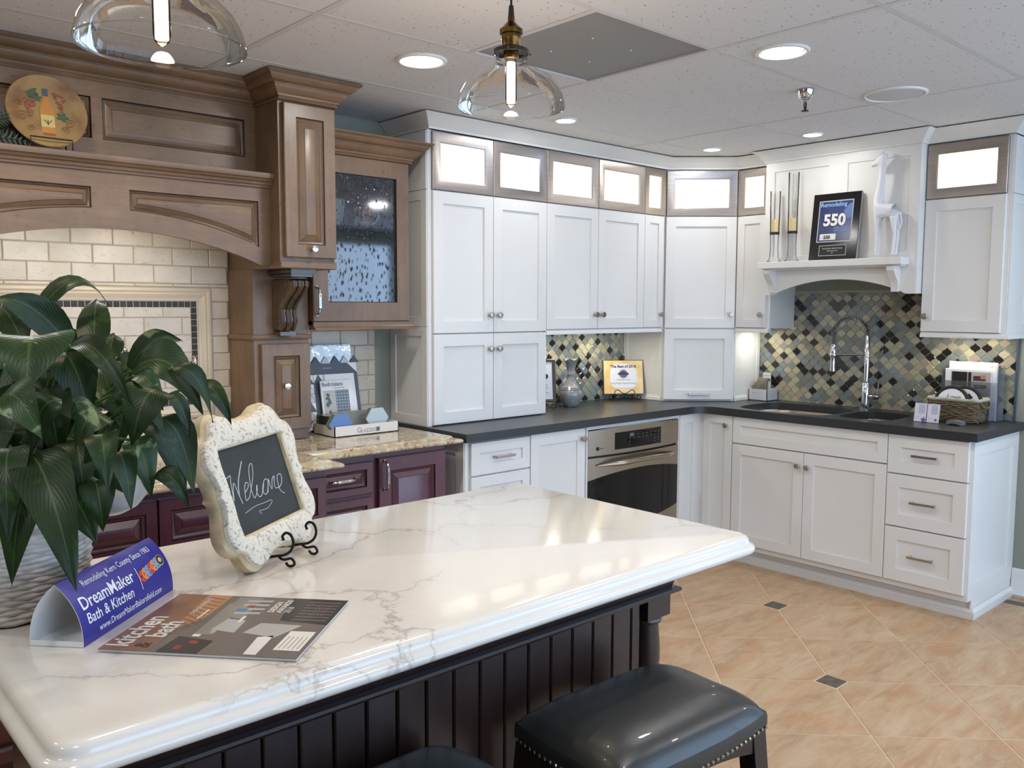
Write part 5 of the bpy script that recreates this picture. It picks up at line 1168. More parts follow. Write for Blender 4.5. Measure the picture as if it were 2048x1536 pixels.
for s in (-.040, .062):
    base = c0 + r_ * s + u_ * (-.178) + n_ * .004
    F_ = Vector((n_.x, n_.y, 0)).normalized(); P = []
    bz = zt_ + .0035
    B0 = Vector((base.x, base.y, 0)) ; 
    hook = [(-.10, .006), (-.04, .014), (.000, .022), (.018, .026), (.034, .038), (.040, .056), (.034, .072), (.022, .076), (.013, .068), (.016, .058)]
    mb = MB(); mb.tube(smooth_path([(B0.x + F_.x * a_, B0.y + F_.y * a_, zt_ + b_ + .002) for a_, b_ in hook], 6), .0032, 8)
    foot = [(.002, .022), (.014, .016), (.034, .020), (.042, .010), (.036, .0035), (.026, .0035), (.020, .010)]
    mb.tube(smooth_path([(B0.x + F_.x * a_, B0.y + F_.y * a_, zt_ + b_ + .0005) for a_, b_ in foot], 6), .0030, 8); mb.build('hook', DKIRON, t)
mb = MB(); bk = lambda a_, d_, z: Vector((c0.x + rr.x * a_ + fw.x * d_, c0.y + rr.y * a_ + fw.y * d_, z))
mb.tube([bk(-.04, .0, zt_ + .012), bk(-.045, .045, 1.0), bk(-.01, .125, 1.2)], .003, 8); mb.tube([bk(.05, .0, zt_ + .012), bk(.045, .045, 1.0), bk(.01, .125, 1.2)], .003, 8)
mb.tube([bk(-.047, .03, .98), bk(.047, .03, .98)], .003, 8); mb.tube([bk(0, .115, 1.17), bk(.03, .10, 1.0), bk(.05, .095, zt_ + .003)], .003, 8); mb.build('back_frame', DKIRON, t)

# ------------------------------------------------------------------ plant
pc = Vector((-4.525, -1.815, .9145))
t = thing('potted_plant', 'large leafy green plant with variegated leaves in a whitewashed wicker basket', 'plant', pc)
mb = MB(); mb.M = Matrix.Translation(pc)
rb, rt, ph = .130, .152, .225
mb.lathe([(0, .002), (rb - .006, .002), (rt - .008, ph - .004), (rt - .014, ph - .004), (rb - .014, .012), (0, .012)], seg=40); pot = mb.build('basket', pm('basket_lining', C(150, 140, 128), .8), t)
nst = 36; rows = 24                                             # woven strands: one torus-like strand per row, in and out of the stakes
for k in range(rows):
    z = .010 + (ph - .016) * k / (rows - 1); R_ = rb + (rt - rb) * z / ph; mb = MB(); mb.M = Matrix.Translation(pc)
    mb.tube([((R_ + .0022 * cos(i * pi / 2 * 1. + k * pi)) * cos(2 * pi * i / (nst * 2)), (R_ + .0022 * cos(i * pi / 2 + k * pi)) * sin(2 * pi * i / (nst * 2)), z + .0012 * sin(i * .7 + k)) for i in range(nst * 2)], .0056, 6, closed=True); mb.build('woven_strand', WICKW, t)
mb = MB(); mb.M = Matrix.Translation(pc); mb.tube([((rt + .002) * cos(2 * pi * i / 60), (rt + .002) * sin(2 * pi * i / 60), ph + .004 + .0015 * sin(i * 1.7)) for i in range(60)], .011, 8, closed=True); mb.build('rim', WICKW, t)
mb = MB(); mb.M = Matrix.Translation(pc); mb.lathe([(0, ph - .02), (rt - .016, ph - .022)], seg=30); o = mb.build('soil', pm('potting_soil', C(44, 34, 28), .95, bmp=((1, 1, 1), 60, .6, .005)), t)
def leaf(B, T, wd, bulge, var, fold=.18):
    B, T = Vector(B), Vector(T); L = (T - B).length; d = (T - B).normalized()
    side = d.cross(Vector((0, 0, 1))); side = side.normalized() if side.length > .15 else Vector((.74, -.67, 0))
    view = Vector((-.42, -.9, .1)); nn = side.cross(d).normalized()
    # turn the blade a little towards the open side of the room, as leaves turn to the light
    tgt = (view - d * view.dot(d)).normalized(); nn = (nn * .45 + tgt * (.9 if nn.dot(tgt) > -.3 else 1.3)).normalized(); side = d.cross(nn).normalized()
    mb = MB(); nu, nv = 6, 9; ph_ = random.uniform(0, 6)
    upb = Vector((0, 0, 1)) * bulge + nn * bulge * .6
    def f(u, v):
        a_ = 2 * u - 1; w_ = wd * .5 * (sin(pi * min(1, (v * .97 + .03)) ** .78)) ** .85 if v < 1 else .0
        c_ = B.lerp(T, v) + upb * 4 * v * (1 - v) * .8 + Vector((0, 0, -1)) * L * .20 * v ** 2.5
        return c_ + side * a_ * w_ + nn * (-(1 - abs(a_)) * fold * w_ + .004 * sin(7 * v + ph_ + 2 * a_) * abs(a_))
    mb.grid(f, nu, nv); o = mb.build('leaf', LEAFV if var else LEAF, t, ang=180); uvl = o.data.uv_layers.new(name='UVMap')
    for lp in o.data.loops: uvl.data[lp.index].uv = ((lp.vertex_index % (nu + 1)) / nu, (lp.vertex_index // (nu + 1)) / nv)
    return o
top_c = pc + Vector((0, 0, ph))
allL = list(LEAVES)
for k in range(70):                                            # the crown behind and below the front leaves
    a_ = random.uniform(0, 2 * pi); r0 = random.uniform(.02, .13); zz = random.uniform(.22, .50); el = random.uniform(-.5, .5)
    B = pc + Vector((r0 * cos(a_), r0 * sin(a_), zz)); L = random.uniform(.09, .15)
    T = B + Vector((cos(a_) * L * cos(el), sin(a_) * L * cos(el), sin(el) * L - .03)); allL.append((tuple(B), tuple(T), random.uniform(.05, .085), random.uniform(.01, .04), 1 if k % 4 == 0 else 0))
for B, T, wd, bu, va_ in allL:
    leaf(B, T, wd * 1.12, bu, va_)
    B = Vector(B); s0 = top_c + Vector(((B.x - pc.x) * .35, (B.y - pc.y) * .35, -.02)); s0.x = max(pc.x - .1, min(pc.x + .1, s0.x)); s0.y = max(pc.y - .1, min(pc.y + .1, s0.y)); mid = s0.lerp(B, .55) + Vector((0, 0, .05))
    mb = MB(); mb.tube(smooth_path([s0, mid, B], 4), .0028, 5); mb.build('stem', STEM, t)
mb = MB(); mb.M = Matrix.Translation(pc + Vector((.165, -.07, .245))); mb.lathe([(.0, -.078), (.03, -.074), (.055, -.060), (.075, -.035), (.085, 0), (.088, .02), (.085, .021), (.082, 0), (.072, -.033), (.052, -.057), (.028, -.071), (0, -.075)], seg=32); mb.build('clear_liner', PLASTIC, t, label='clear plastic cup hooked over the basket rim')

# ------------------------------------------------------------------ table tent
t = thing('table_tent', 'blue folded cardboard table tent sign with white lettering', 'sign', (-4.5145, -2.0895, .9145), math.atan2(.207, .231))
LT = .308; HB = .049; HT = .108
def tcurve(q_, s):                                             # q 0 base -> 1 apex on side s
    y = s * (HB * (1 - q_)) ; z = HT * q_; b_ = .017 * 4 * q_ * (1 - q_) * .9; nl = math.hypot(HB, HT); return (y + s * b_ * HT / nl, z + b_ * HB / nl)
TB = pm('royal_blue_card', C(46, 44, 138), .35); 
for s, nm in ((-1, 'front_panel'), (1, 'back_panel')):
    mb = MB(); n = 14; P = [tcurve(i / n, s) for i in range(n + 1)]; Pi = [tcurve(i / n, s) for i in range(n + 1)]; Pi = [(y - s * .0010, z - .0006) for y, z in Pi]
    mb.add([(x, y, z) for x in (0, LT) for y, z in P] , [(i, i + 1, n + 2 + i, n + 1 + i) for i in range(n)], 0)
    mb.add([(x, y, z) for x in (0, LT) for y, z in Pi], [(i, i + 1, n + 2 + i, n + 1 + i) for i in range(n)], 1)
    for x in (0, LT): mb.add([(x, y, z) for y, z in P] + [(x, y, z) for y, z in Pi], [(i, i + 1, n + 2 + i, n + 1 + i) for i in range(n)], 1)
    mb.build(nm, [TB, PAPER], t, local=True, ang=60)
mb = MB(); mb.box(0, LT, -HB, HB, .0003, .0009); mb.box(0, .0006, -HB + .001, HB - .001, .0009, .010); mb.build('base_panel', PAPER, t, local=True)
tm = MB(); AL = .124
tm.text('Remodeling Kern County Since 1983', .050, .098, .0175, m=0, sx=.86)
tm.text('DreamMaker', .016, .060, .0345, m=0, sx=.90, bold=.0004); tm.text('Bath & Kitchen', .020, .033, .0275, m=0, sx=.88, bold=.0002)

for k in range(12): tm.box(.1970, .1986, .036 + .0039 * k, .0399 + .0039 * k, 0.0003, .0006, 0)
tm.text('www.DreamMakerBakersfield.com', .048, .011, .0172, m=0, sx=.88)
cols = [flat('logo_red', 200, 66, 56), flat('logo_sky_blue', 96, 160, 206), flat('logo_orange', 226, 140, 60), flat('logo_yellow', 226, 190, 90), flat('logo_navy', 40, 40, 90)]
rng_c = [1, 3, 2, 1, 3, 4, 2, 4]
for i, ci in enumerate([1, 3, 2, 1, 3, 2, 4]):
    cx, cy = .212 + i * .0118, .060 + .002 * i; tm.lathe([(.0125, .0001 + i * .00012), (.0085, .0001 + i * .00012)], (cx, cy, 0), 18, ci)
    for k in range(3): tm.lathe([(.004, .0001 + i * .00012), (0, .0001 + i * .00012)], (cx + .005 * cos(k * 2.1), cy + .005 * sin(k * 2.1), 0), 8, ci)
tm.lathe([(.011, .0012), (0, .0012)], (.283, .0725, 0), 18, 5); tm.lathe([(.006, .0014), (0, .0014)], (.283, .0725, 0), 5, 4)
V2 = []
for x, y, z in tm.v:
    q_ = max(0, min(1, y / AL)); cy, cz = tcurve(q_, -1); V2.append((x, cy - (.0006 + z) * .9, cz + (.0006 + z) * .42))
tm.v = V2; tm.build('lettering', [PAPER] + cols, t, local=True, ang=0)

# ------------------------------------------------------------------ magazine
t = thing('magazine', 'kitchen and bath design magazine lying on the island beside the table tent', 'magazine', (-4.249, -2.197, .9145), math.atan2(.189, .214))
mb = MB(); mb.bbox(-.1415, .1415, -.1725, .1725, .0005, .0055, .0008); pg = mb.build('pages', PAPERG, t, local=True)
mb = MB(); z = .0057; pol = lambda P, m_, dz=0.: mb.add([(a_, b_, z + dz) for a_, b_ in P], [tuple(range(len(P)))], m_)
pol([(-.1427, -.1735), (.1427, -.1735), (.1427, .1735), (-.1427, .1735)], 0)
pol([(-.1427, .1735), (-.1427, .085), (.1427, .108), (.1427, .1735)], 1, .0001)
pol([(-.1427, .085), (-.05, .092), (.02, .062), (.1427, .062), (.1427, .112)], 2, .0002)
for k in range(9): pol([(-.03 + k * .018, .064 + k * .0005), (-.024 + k * .018, .064), (.0 + k * .0165, .104), (-.006 + k * .0165, .104)], 1, .0003)
pol([(-.1427, .072), (-.07, .066), (-.085, -.004), (-.1427, .0)], 3, .0002); pol([(-.128, .05), (-.110, .05), (-.112, .038), (-.128, .038)], 7, .0003); pol([(-.10, .035), (-.088, .035), (-.09, .02), (-.102, .02)], 7, .0003)
pol([(-.060, .045), (.10, .050), (.115, .02), (-.060, .01)], 4, .0002); pol([(-.046, -.023), (.015, -.019), (.019, .017), (-.035, .025)], 5, .0003)
pol([(.02, -.010), (.136, -.006), (.136, .045), (.03, .040)], 4, .0003)
for k in range(4): pol([(.045 + k * .022, .02), (.055 + k * .022, .02), (.058 + k * .022, -.03), (.048 + k * .022, -.03)], 5, .0004)
pol([(-.059, -.102), (.002, -.131), (.006, -.052), (-.044, -.038)], 5, .0003); pol([(-.135, -.078), (-.060, -.072), (-.050, -.098), (-.135, -.100)], 6, .0003)
pol([(-.1427, -.105), (-.09, -.101), (.0, -.1735), (-.1427, -.1735)], 0, .0002); pol([(.010, -.1735), (.1427, -.1735), (.1427, -.062), (.022, -.080)], 3, .0002)
for k in range(7): pol([(.028 + k * .0155, -.100), (.033 + k * .0155, -.100), (.033 + k * .0155, -.165), (.028 + k * .0155, -.165)], 0, .0003)
for (u, v, w, h, c_) in ((.060, .002, .016, .020, 8), (.080, -.006, .014, .014, 7), (-.052, .012, .020, .008, 5), (-.070, .03, .010, .014, 6), (.012, .072, .05, .004, 6), (.005, -.012, .03, .006, 6)): pol([(u, v), (u + w, v), (u + w, v + h), (u, v + h)], c_, .0005)
pol([(-.112, -.166), (-.026, -.166), (-.026, -.120), (-.112, -.120)], 6, .0005)
for k in range(5): pol([(-.104, -.160 + k * .008), (-.050, -.160 + k * .008), (-.050, -.1585 + k * .008), (-.104, -.1585 + k * .008)], 4, .0006)
mb.text('kitchen', -.128, .131, .056, z + .0006, 6, bold=.0014, sx=.88); mb.text('&', -.128, .094, .040, z + .0006, 3, sx=.9); mb.text('bath', -.082, .090, .050, z + .0006, 6, bold=.0014, sx=.88)
mb.text('DESIGN NEWS', .035, .093, .013, z + .0006, 6)
for k, s_ in enumerate(('DESIGN', 'AWARDS', '2018')): mb.text(s_, .060, -.052 - k * .0155, .0165, z + .0006, 6, bold=.0005 if k < 2 else 0)
for k in range(4): mb.text('design news and project photos'[:22 - k], .050, -.128 - k * .007, .0062, z + .0006, 4)
MC = [flat('cover_warm_grey', 112, 102, 94, .28), flat('cover_brown', 140, 100, 76, .28), flat('cover_orange_wood', 178, 130, 92, .28), flat('cover_charcoal', 60, 56, 54, .28), flat('cover_mid_grey', 138, 132, 124, .28), flat('cover_light_grey', 176, 172, 166, .28), flat('cover_white', 226, 222, 214, .28), flat('cover_red', 150, 60, 50, .28), flat('cover_blue', 84, 120, 160, .28)]
mb.build('cover', MC, t, local=True, ang=0)

# ------------------------------------------------------------------ things on the hood shelf
zs = 1.7575
def hurricane(x, y, h, label):
    t = thing('candle_holder', label, 'candle holder', (x, y, zs), group='glass candle holders on the mantel hood shelf'); T_ = Matrix.Translation((x, y, zs)); cz = .155
    mb = MB(); mb.M = T_; mb.lathe([(0, 0), (.040, 0), (.042, .004), (.034, .010), (.026, .03), (.023, .08), (.025, cz), (0, cz)], seg=28); mb.build('glass_foot', CLEAR, t)
    mb = MB(); mb.M = T_; mb.lathe([(0, cz + .0005), (.0275, cz + .0005), (.0275, cz + .015), (0, cz + .015)], seg=28); mb.build('black_cup', BLACKP, t)
    mb = MB(); mb.M = T_; mb.lathe([(0, cz + .0155), (.0205, cz + .0155), (.0205, cz + .082), (.017, cz + .086), (.0, cz + .083)], seg=24); mb.tube([(0, 0, cz + .083), (0, 0, cz + .097)], .0012, 5); mb.build('candle', pm('glowing_ivory_wax', C(236, 214, 160), .5, emis=((1, .82, .5, 1), .3)), t)  # small emission put into the wax to brighten the candle behind its glass
    mb = MB(); mb.M = T_; mb.lathe([(.0265, cz + .016), (.030, h), (.029, h + .001), (.0255, cz + .016)], seg=28); mb.build('glass_chimney', CLEAR, t)
    mb = MB(); mb.M = T_
    for a_ in (0, 120, 240): a_ = rad(a_ + 35); mb.tube([(.0275 * cos(a_), .0275 * sin(a_), cz + .012), (.0305 * cos(a_), .0305 * sin(a_), h - .002)], .0009, 5)
    mb.build('wires', DKIRON, t)
hurricane(-.418, -.955, .40, 'shorter glass candle holder with ivory candle at the left end of the mantel hood shelf')
hurricane(-.414, -1.065, .495, 'taller glass candle holder with ivory candle beside the framed plaque')
t = thing('award_plaque', 'black framed plaque with blue 550 magazine cover on the mantel hood shelf', 'plaque', (-.42, -1.32, zs))
PF = Matrix.Translation((-.436, -1.317, zs + .001)) @ Matrix.Rotation(rad(7.2), 4, 'Y') @ FB(0.)
mb = MB(); mb.M = PF; mb.box(-.1355, .1355, 0, .362, -.018, -.001); mb.build('backing_board', flat('plaque_grey_edge', 170, 166, 164), t)
mb = MB(); mb.M = PF; mb.bbox(-.1355, .1355, 0, .362, -.001, .003, .001); mb.build('black_face', pm('glossy_black_plaque', C(16, 16, 18), .15), t)
mb = MB(); mb.M = PF
mb.box(-.098, .098, .095, .322, .003, .0040, 0); mb.box(-.093, .093, .100, .317, .004, .0044, 1); mb.box(-.078, .078, .020, .078, .003, .0040, 0); mb.box(-.075, .075, .023, .075, .004, .0044, 2)
mb.add([(.045, .262, .0046), (.078, .30, .0046), (.093, .300, .0046), (.093, .225, .0046), (.070, .215, .0046)], [(0, 1, 2, 3, 4)], 3)
mb.text('Remodeling', -.090, .289, .0325, .0050, 4, sx=.98, bold=.0004)
mb.text('550', -.066, .186, .086, .0058, 5, sx=.98, bold=.0035); mb.text('550', -.071, .182, .086, .0052, 6, sx=.98, bold=.0035)
mb.box(-.080, .012, .107, .140, .0044, .0050, 5); mb.text('550', -.058, .113, .026, .0056, 6, bold=.0012); mb.text('-', -.075, .113, .026, .0056, 6)
for k in range(3): mb.text('the largest remodelers in the country'[:26 + k], -.004, .172 - k * .009, .0078, .0050, 4)
mb.text('DreamMaker Bath & Kitchen', 0, .057, .0098, .0050, 5, 'CENTER'); mb.text('REMODELING 550', 0, .044, .0075, .0050, 5, 'CENTER'); mb.text('2018', 0, .033, .0070, .0050, 5, 'CENTER')
mb.build('printed_cover', [flat('silver_rule', 186, 188, 190), pm('cover_deep_blue', C(48, 58, 98), .2, var=((1, 1, 1), 5, C(62, 84, 138), .4, .7)), BLACKP, flat('cover_blue_glow', 92, 120, 168), flat('cover_sky_letters', 146, 184, 230), flat('silver_numerals', 224, 222, 222), flat('black_numerals', 22, 24, 34)], t, ang=0)

def skin_figure(name, joints, edges, root, mat, parent, sub=2):
    me = bpy.data.meshes.new(name); me.from_pydata([j[0] for j in joints], edges, []); o = bpy.data.objects.new(name, me); COL.objects.link(o)
    sk = o.modifiers.new('skin', 'SKIN'); sk.use_smooth_shade = True
    if not me.skin_vertices: me.skin_vertices  # layer is made with the modifier
    for i, j in enumerate(joints):
        r = j[1]; me.skin_vertices[0].data[i].radius = (r, r) if not isinstance(r, tuple) else r; me.skin_vertices[0].data[i].use_root = (i == root)
    sb = o.modifiers.new('sub', 'SUBSURF'); sb.levels = sub; sb.render_levels = sub
    me.materials.append(mat); o.parent = parent; o.matrix_parent_inverse = Matrix.Translation(-Vector(parent.location)); return o
t = thing('giraffe_figurine', 'white carved giraffe figurine standing at the right end of the mantel hood shelf', 'figurine', (-.42, -1.60, zs))
gx = -.418; G = []; Ed = []
def gj(y, z, r, x=gx): G.append(((x, y, zs + z), r)); return len(G) - 1
ch = gj(-1.562, .245, .036); md = gj(-1.602, .252, .036); hp = gj(-1.642, .240, .034); Ed += [(ch, md), (md, hp)]
n1 = gj(-1.556, .292, .030); n2 = gj(-1.562, .350, .021); n3 = gj(-1.570, .420, .0165); n4 = gj(-1.574, .478, .017); h1_ = gj(-1.566, .505, .023); h2_ = gj(-1.538, .492, .0165); h3 = gj(-1.508, .478, .0115)
Ed += [(ch, n1), (n1, n2), (n2, n3), (n3, n4), (n4, h1_), (h1_, h2_), (h2_, h3)]
for s in (-1, 1):
    e1 = gj(-1.586, .532, .006, gx + s * .018); Ed.append((h1_, e1)); o1 = gj(-1.570, .548, .0045, gx + s * .008); Ed.append((h1_, o1))
    a_ = gj(-1.558, .200, .015, gx + s * .016); b_ = gj(-1.560, .110, .0085, gx + s * .018); c_ = gj(-1.558, .020, .0065, gx + s * .019); d_ = gj(-1.556, .0095, .0085, gx + s * .019); Ed += [(ch, a_), (a_, b_), (b_, c_), (c_, d_)]
    a_ = gj(-1.645, .190, .017, gx + s * .016); b_ = gj(-1.655, .115, .009, gx + s * .018); c_ = gj(-1.648, .020, .0065, gx + s * .019); d_ = gj(-1.646, .0095, .0085, gx + s * .019); Ed += [(hp, a_), (a_, b_), (b_, c_), (c_, d_)]
t1 = gj(-1.672, .225, .006); t2 = gj(-1.680, .180, .004); t3 = gj(-1.668, .140, .006); Ed += [(hp, t1), (t1, t2), (t2, t3)]
skin_figure('body', G, Ed, 1, pm('distressed_white_paint', C(226, 226, 230), .5, var=((1, 1, 1), 55, C(176, 160, 140), .66, .72)), t)
mb = MB()
for s in (-1, 1): mb.lathe([(0, .0022), (.0024, .0012), (.003, 0)], (gx + s * .0145, -1.556, zs + .508), 8)
mb.build('eyes', BLACKP, t)

# ------------------------------------------------------------------ on the dark counter
CZ = CT + .0
t = thing('vase', 'grey glazed ceramic vase with ruffled neck on the dark counter', 'vase', (-1.262, -.16, CZ))
mb = MB(); mb.lathe([(0, .0), (.036, .0), (.040, .004), (.058, .03), (.066, .060), (.065, .085), (.058, .100), (.060, .103), (.055, .108), (.056, .112), (.046, .122), (.030, .145), (.022, .165), (.0215, .185), (.023, .188), (.021, .192), (.023, .215), (.027, .240), (.034, .262)], (-1.262, -.16, CZ), 36)
k = len(mb.v); n = 36
for i in range(n):
    a_ = 2 * pi * i / n; r__ = .044 + .004 * cos(5 * a_); mb.v.append((-1.262 + r__ * cos(a_), -.16 + r__ * sin(a_), CZ + .276 + .006 * cos(5 * a_)))
for i in range(n):
    a_ = 2 * pi * i / n; r__ = .020; mb.v.append((-1.262 + r__ * cos(a_), -.16 + r__ * sin(a_), CZ + .235))
for i in range(n): mb.f.append((k - n + i, k - n + (i + 1) % n, k + (i + 1) % n, k + i)); mb.f.append((k + i, k + (i + 1) % n, k + n + (i + 1) % n, k + n + i)); mb.mi += [0, 0]
mb.f.append(tuple(k + n + i for i in range(n))); mb.mi.append(0)
mb.build('vase_body', pm('grey_speckled_glaze', C(128, 132, 136), .18, coat=.6, var=((1, 1, 1), 26, C(166, 168, 170), .5, .68)), t)

def easel_frame(cx, cy, yaw_, W_, H_, lab_f, lab_e, tilt=12, lift=.035, scroll=True):
    u_d = Vector((cos(yaw_), sin(yaw_), 0)); n_d = Vector((u_d.y, -u_d.x, 0)); t_e = thing('display_easel', lab_e, 'easel', (cx, cy, CZ))
    F_ = Matrix.Translation((cx, cy, CZ)) @ Matrix(((u_d.x, 0, n_d.x, 0), (u_d.y, 0, n_d.y, 0), (0, 1, 0, 0), (0, 0, 0, 1)))   # u right, v up, w to the viewer
    mb = MB(); mb.M = F_; r__ = .0024; L_ = lift - .006
    mb.tube([(-.055, L_, .012), (.055, L_, .012)], r__, 6)
    for s in (-1, 1):
        sp = [(s * .055, L_, .012), (s * .058, L_ - .012, .018), (s * .072, .010, .026), (s * .088, .006, .030), (s * .100, .012, .030), (s * .100, .026, .030), (s * .088, .032, .030), (s * .078, .024, .030), (s * .082, .016, .030)]; mb.tube(smooth_path(sp, 5), r__, 6)
        mb.tube([(s * .055, L_, .012), (s * .05, L_, -.008), (s * .03, .12, -.034), (s * .006, H_ + lift + .0, -.058 - .0)], r__, 6)
        mb.tube([(s * .055, L_, .012), (s * .055, L_, .022)], r__, 6)
        mb.tube([(s * .06, .0035, -.055), (s * .055, L_, .012)], r__, 6)
    if scroll:
        sp = [(-.050, L_ + .004, .024), (-.062, L_ + .012, .024), (-.060, L_ + .030, .024), (-.040, L_ + .034, .024), (-.018, L_ + .018, .024), (0, L_ + .012, .024), (.018, L_ + .018, .024), (.040, L_ + .034, .024), (.060, L_ + .030, .024), (.062, L_ + .012, .024), (.050, L_ + .004, .024)]; mb.tube(smooth_path(sp, 5), r__, 6); mb.tube([(-.055, L_, .024), (.055, L_, .024)], r__, 6)
        for s in (-1, 1): mb.tube([(s * .055, L_, .012), (s * .055, L_, .024)], r__, 6)
    sp = [(0.0, H_ + lift - .01, -.052), (.012, H_ + lift + .006, -.052), (.010, H_ + lift + .022, -.052), (-.006, H_ + lift + .022, -.052), (-.008, H_ + lift + .010, -.052)]; mb.tube(smooth_path(sp, 5), r__, 6)
    mb.tube([(0, .12, -.045), (0, .004, -.085)], r__, 6); mb.build('iron_frame', DKIRON, t_e)
    t_f = thing('framed_certificate', lab_f, 'picture frame', (cx, cy, CZ + lift)); PFm = F_ @ Matrix.Translation((0, lift, .0)) @ Matrix.Rotation(rad(-tilt), 4, 'X')
    return t_f, PFm
AWY = math.atan2(-.60, .80)
t, PFm = easel_frame(-.745, -.125, AWY, .262, .212, 'gold and white certificate frame reading The Best of 2018', 'black scrolled iron easel under the gold certificate')
W2, H2 = .128, .108
mb = MB(); mb.M = PFm; mb.box(-W2, W2, 0, 2 * H2, -.004, .003); mb.build('frame', BLACKP, t)
GC = [pm('certificate_gold', C(226, 190, 120), .25, var=((1, 1, 1), 12, C(236, 210, 160), .4, .6)), flat('certificate_white', 226, 226, 230, .25), flat('certificate_navy', 36, 50, 92), flat('certificate_blue', 70, 96, 150), flat('certificate_tan', 214, 168, 112), flat('certificate_grey', 130, 130, 138)]
mb = MB(); mb.M = PFm; mb.box(-W2 + .003, W2 - .003, .003, 2 * H2 - .003, .003, .0036, 0)
mb.prism([(.085 * math.copysign(abs(cos(a_)) ** .6, cos(a_)), .112 + .080 * math.copysign(abs(sin(a_)) ** .6, sin(a_))) for a_ in [2 * pi * i / 30 for i in range(30)]], .0036, .0040, 1)
mb.text('The Best of 2018', 0, .168, .0235, .0046, 2, 'CENTER', bold=.0008); mb.lathe([(.030, 0), (.030, .0005), (0, .0005)], (0, .128, .0040), 28, 4); mb.lathe([(.024, 0), (.024, .0010), (0, .0010)], (0, .128, .0040), 28, 3)
mb.prism([(-.032, .122), (.032, .122), (.036, .132), (0, .142), (-.036, .132)], .0048, .0052, 2); mb.text('The Readers Choice', 0, .088, .0105, .0046, 2, 'CENTER'); mb.text('DreamMaker Bath & Kitchen', 0, .064, .0145, .0046, 5, 'CENTER', sx=.95); mb.text('Best Remodeling & Kitchen Company', 0, .034, .0125, .0046, 4, 'CENTER', sx=.95)
mb.build('certificate', GC, t, ang=0)
t, PFm = easel_frame(-1.492, -.118, AWY + .06, .21, .27, 'dark framed notice partly hidden behind the pantry cabinet edge', 'black iron easel partly hidden behind the pantry cabinet', scroll=False)
mb = MB(); mb.M = PFm; seq = [(0, -.006), (0, .008), (.004, .011), (.016, .009), (.018, .004)]; mb.rects(-.110, .110, 0, .250, seq, cap0=True); mb.build('frame', pm('pewter_frame', C(72, 68, 64), .4, .6), t)
mb = MB(); mb.M = PFm; mb.box(-.092, .092, .018, .232, .004, .0048, 0)
mb.text('BEST', 0, .17, .022, .0055, 1, 'CENTER', bold=.0006); mb.lathe([(.014, 0), (.014, .0006), (0, .0006)], (.055, .150, .005), 16, 1)
for k, s_ in enumerate(('OF THE BEST', 'AWARD', 'REMODELING', 'AND KITCHEN', 'COMPANY', 'IN THE COUNTY', '2018')): mb.text(s_, 0.03, .128 - k * .0155, .0105, .0055, 1, 'CENTER')
mb.build('print', [flat('notice_paper', 206, 210, 218, .3), INKB], t, ang=0)

t = thing('card_box', 'low white open box of sample cards in the corner left of the sink', 'box', (-.082, -.70, CZ))
x0, x1, y0_, y1_ = -.146, -.022, -.770, -.640
mb = MB(); mb.box(x0, x1, y0_, y1_, CZ, CZ + .004); mb.box(x0, x0 + .004, y0_, y1_, CZ, CZ + .072); mb.box(x1 - .004, x1, y0_, y1_, CZ, CZ + .072); mb.box(x0, x1, y0_, y0_ + .004, CZ, CZ + .072); mb.box(x0, x1, y1_ - .004, y1_, CZ, CZ + .072)
mb.M = FB(x0); 
mb.build('open_box', pm('white_card', C(212, 212, 216), .5), t)
mb = MB(); mb.M = FB(x0); mb.text('SAMPLE CARDS', -y1_ + .022, CZ + .045, .0085, .0006, 0, sx=.9); mb.build('print', INKG, t)
for k in range(5):
    xx_ = x0 + .014 + k * .013; hgt = .080 + .011 * k
    o = MB(); o.M = FB(0); o.bbox(-y1_ + .014 + .003 * k, -y1_ + .075 + .004 * k, CZ + .006, CZ + hgt + .015, -xx_ - .009, -xx_, .001); q_ = o.build('sample_card', pm('taupe_card', C(124 + 5 * k, 118 + 4 * k, 106 + 4 * k), .5), None)
    tag(q_, 'taupe sample card in the white box, %s of the stepped row' % ('lowest', 'second lowest', 'middle one', 'second tallest', 'tallest')[k], 'card', 'taupe sample cards')
o = MB(); o.M = FB(0); o.box(.672, .728, CZ + .006, CZ + .170, .036, .038, 0); o.box(.674, .726, CZ + .115, CZ + .135, .038, .0384, 1); o.box(.674, .715, CZ + .118, CZ + .130, .0384, .0386, 2); o.text('ROCKET', .680, CZ + .148, .010, .0388, 2)
q_ = o.build('brochure', [flat('leaflet_white', 214, 214, 206), INKG, flat('leaflet_black', 30, 30, 32)], None, ang=0); tag(q_, 'white leaflet with a black car picture standing behind the taupe sample cards', 'brochure')

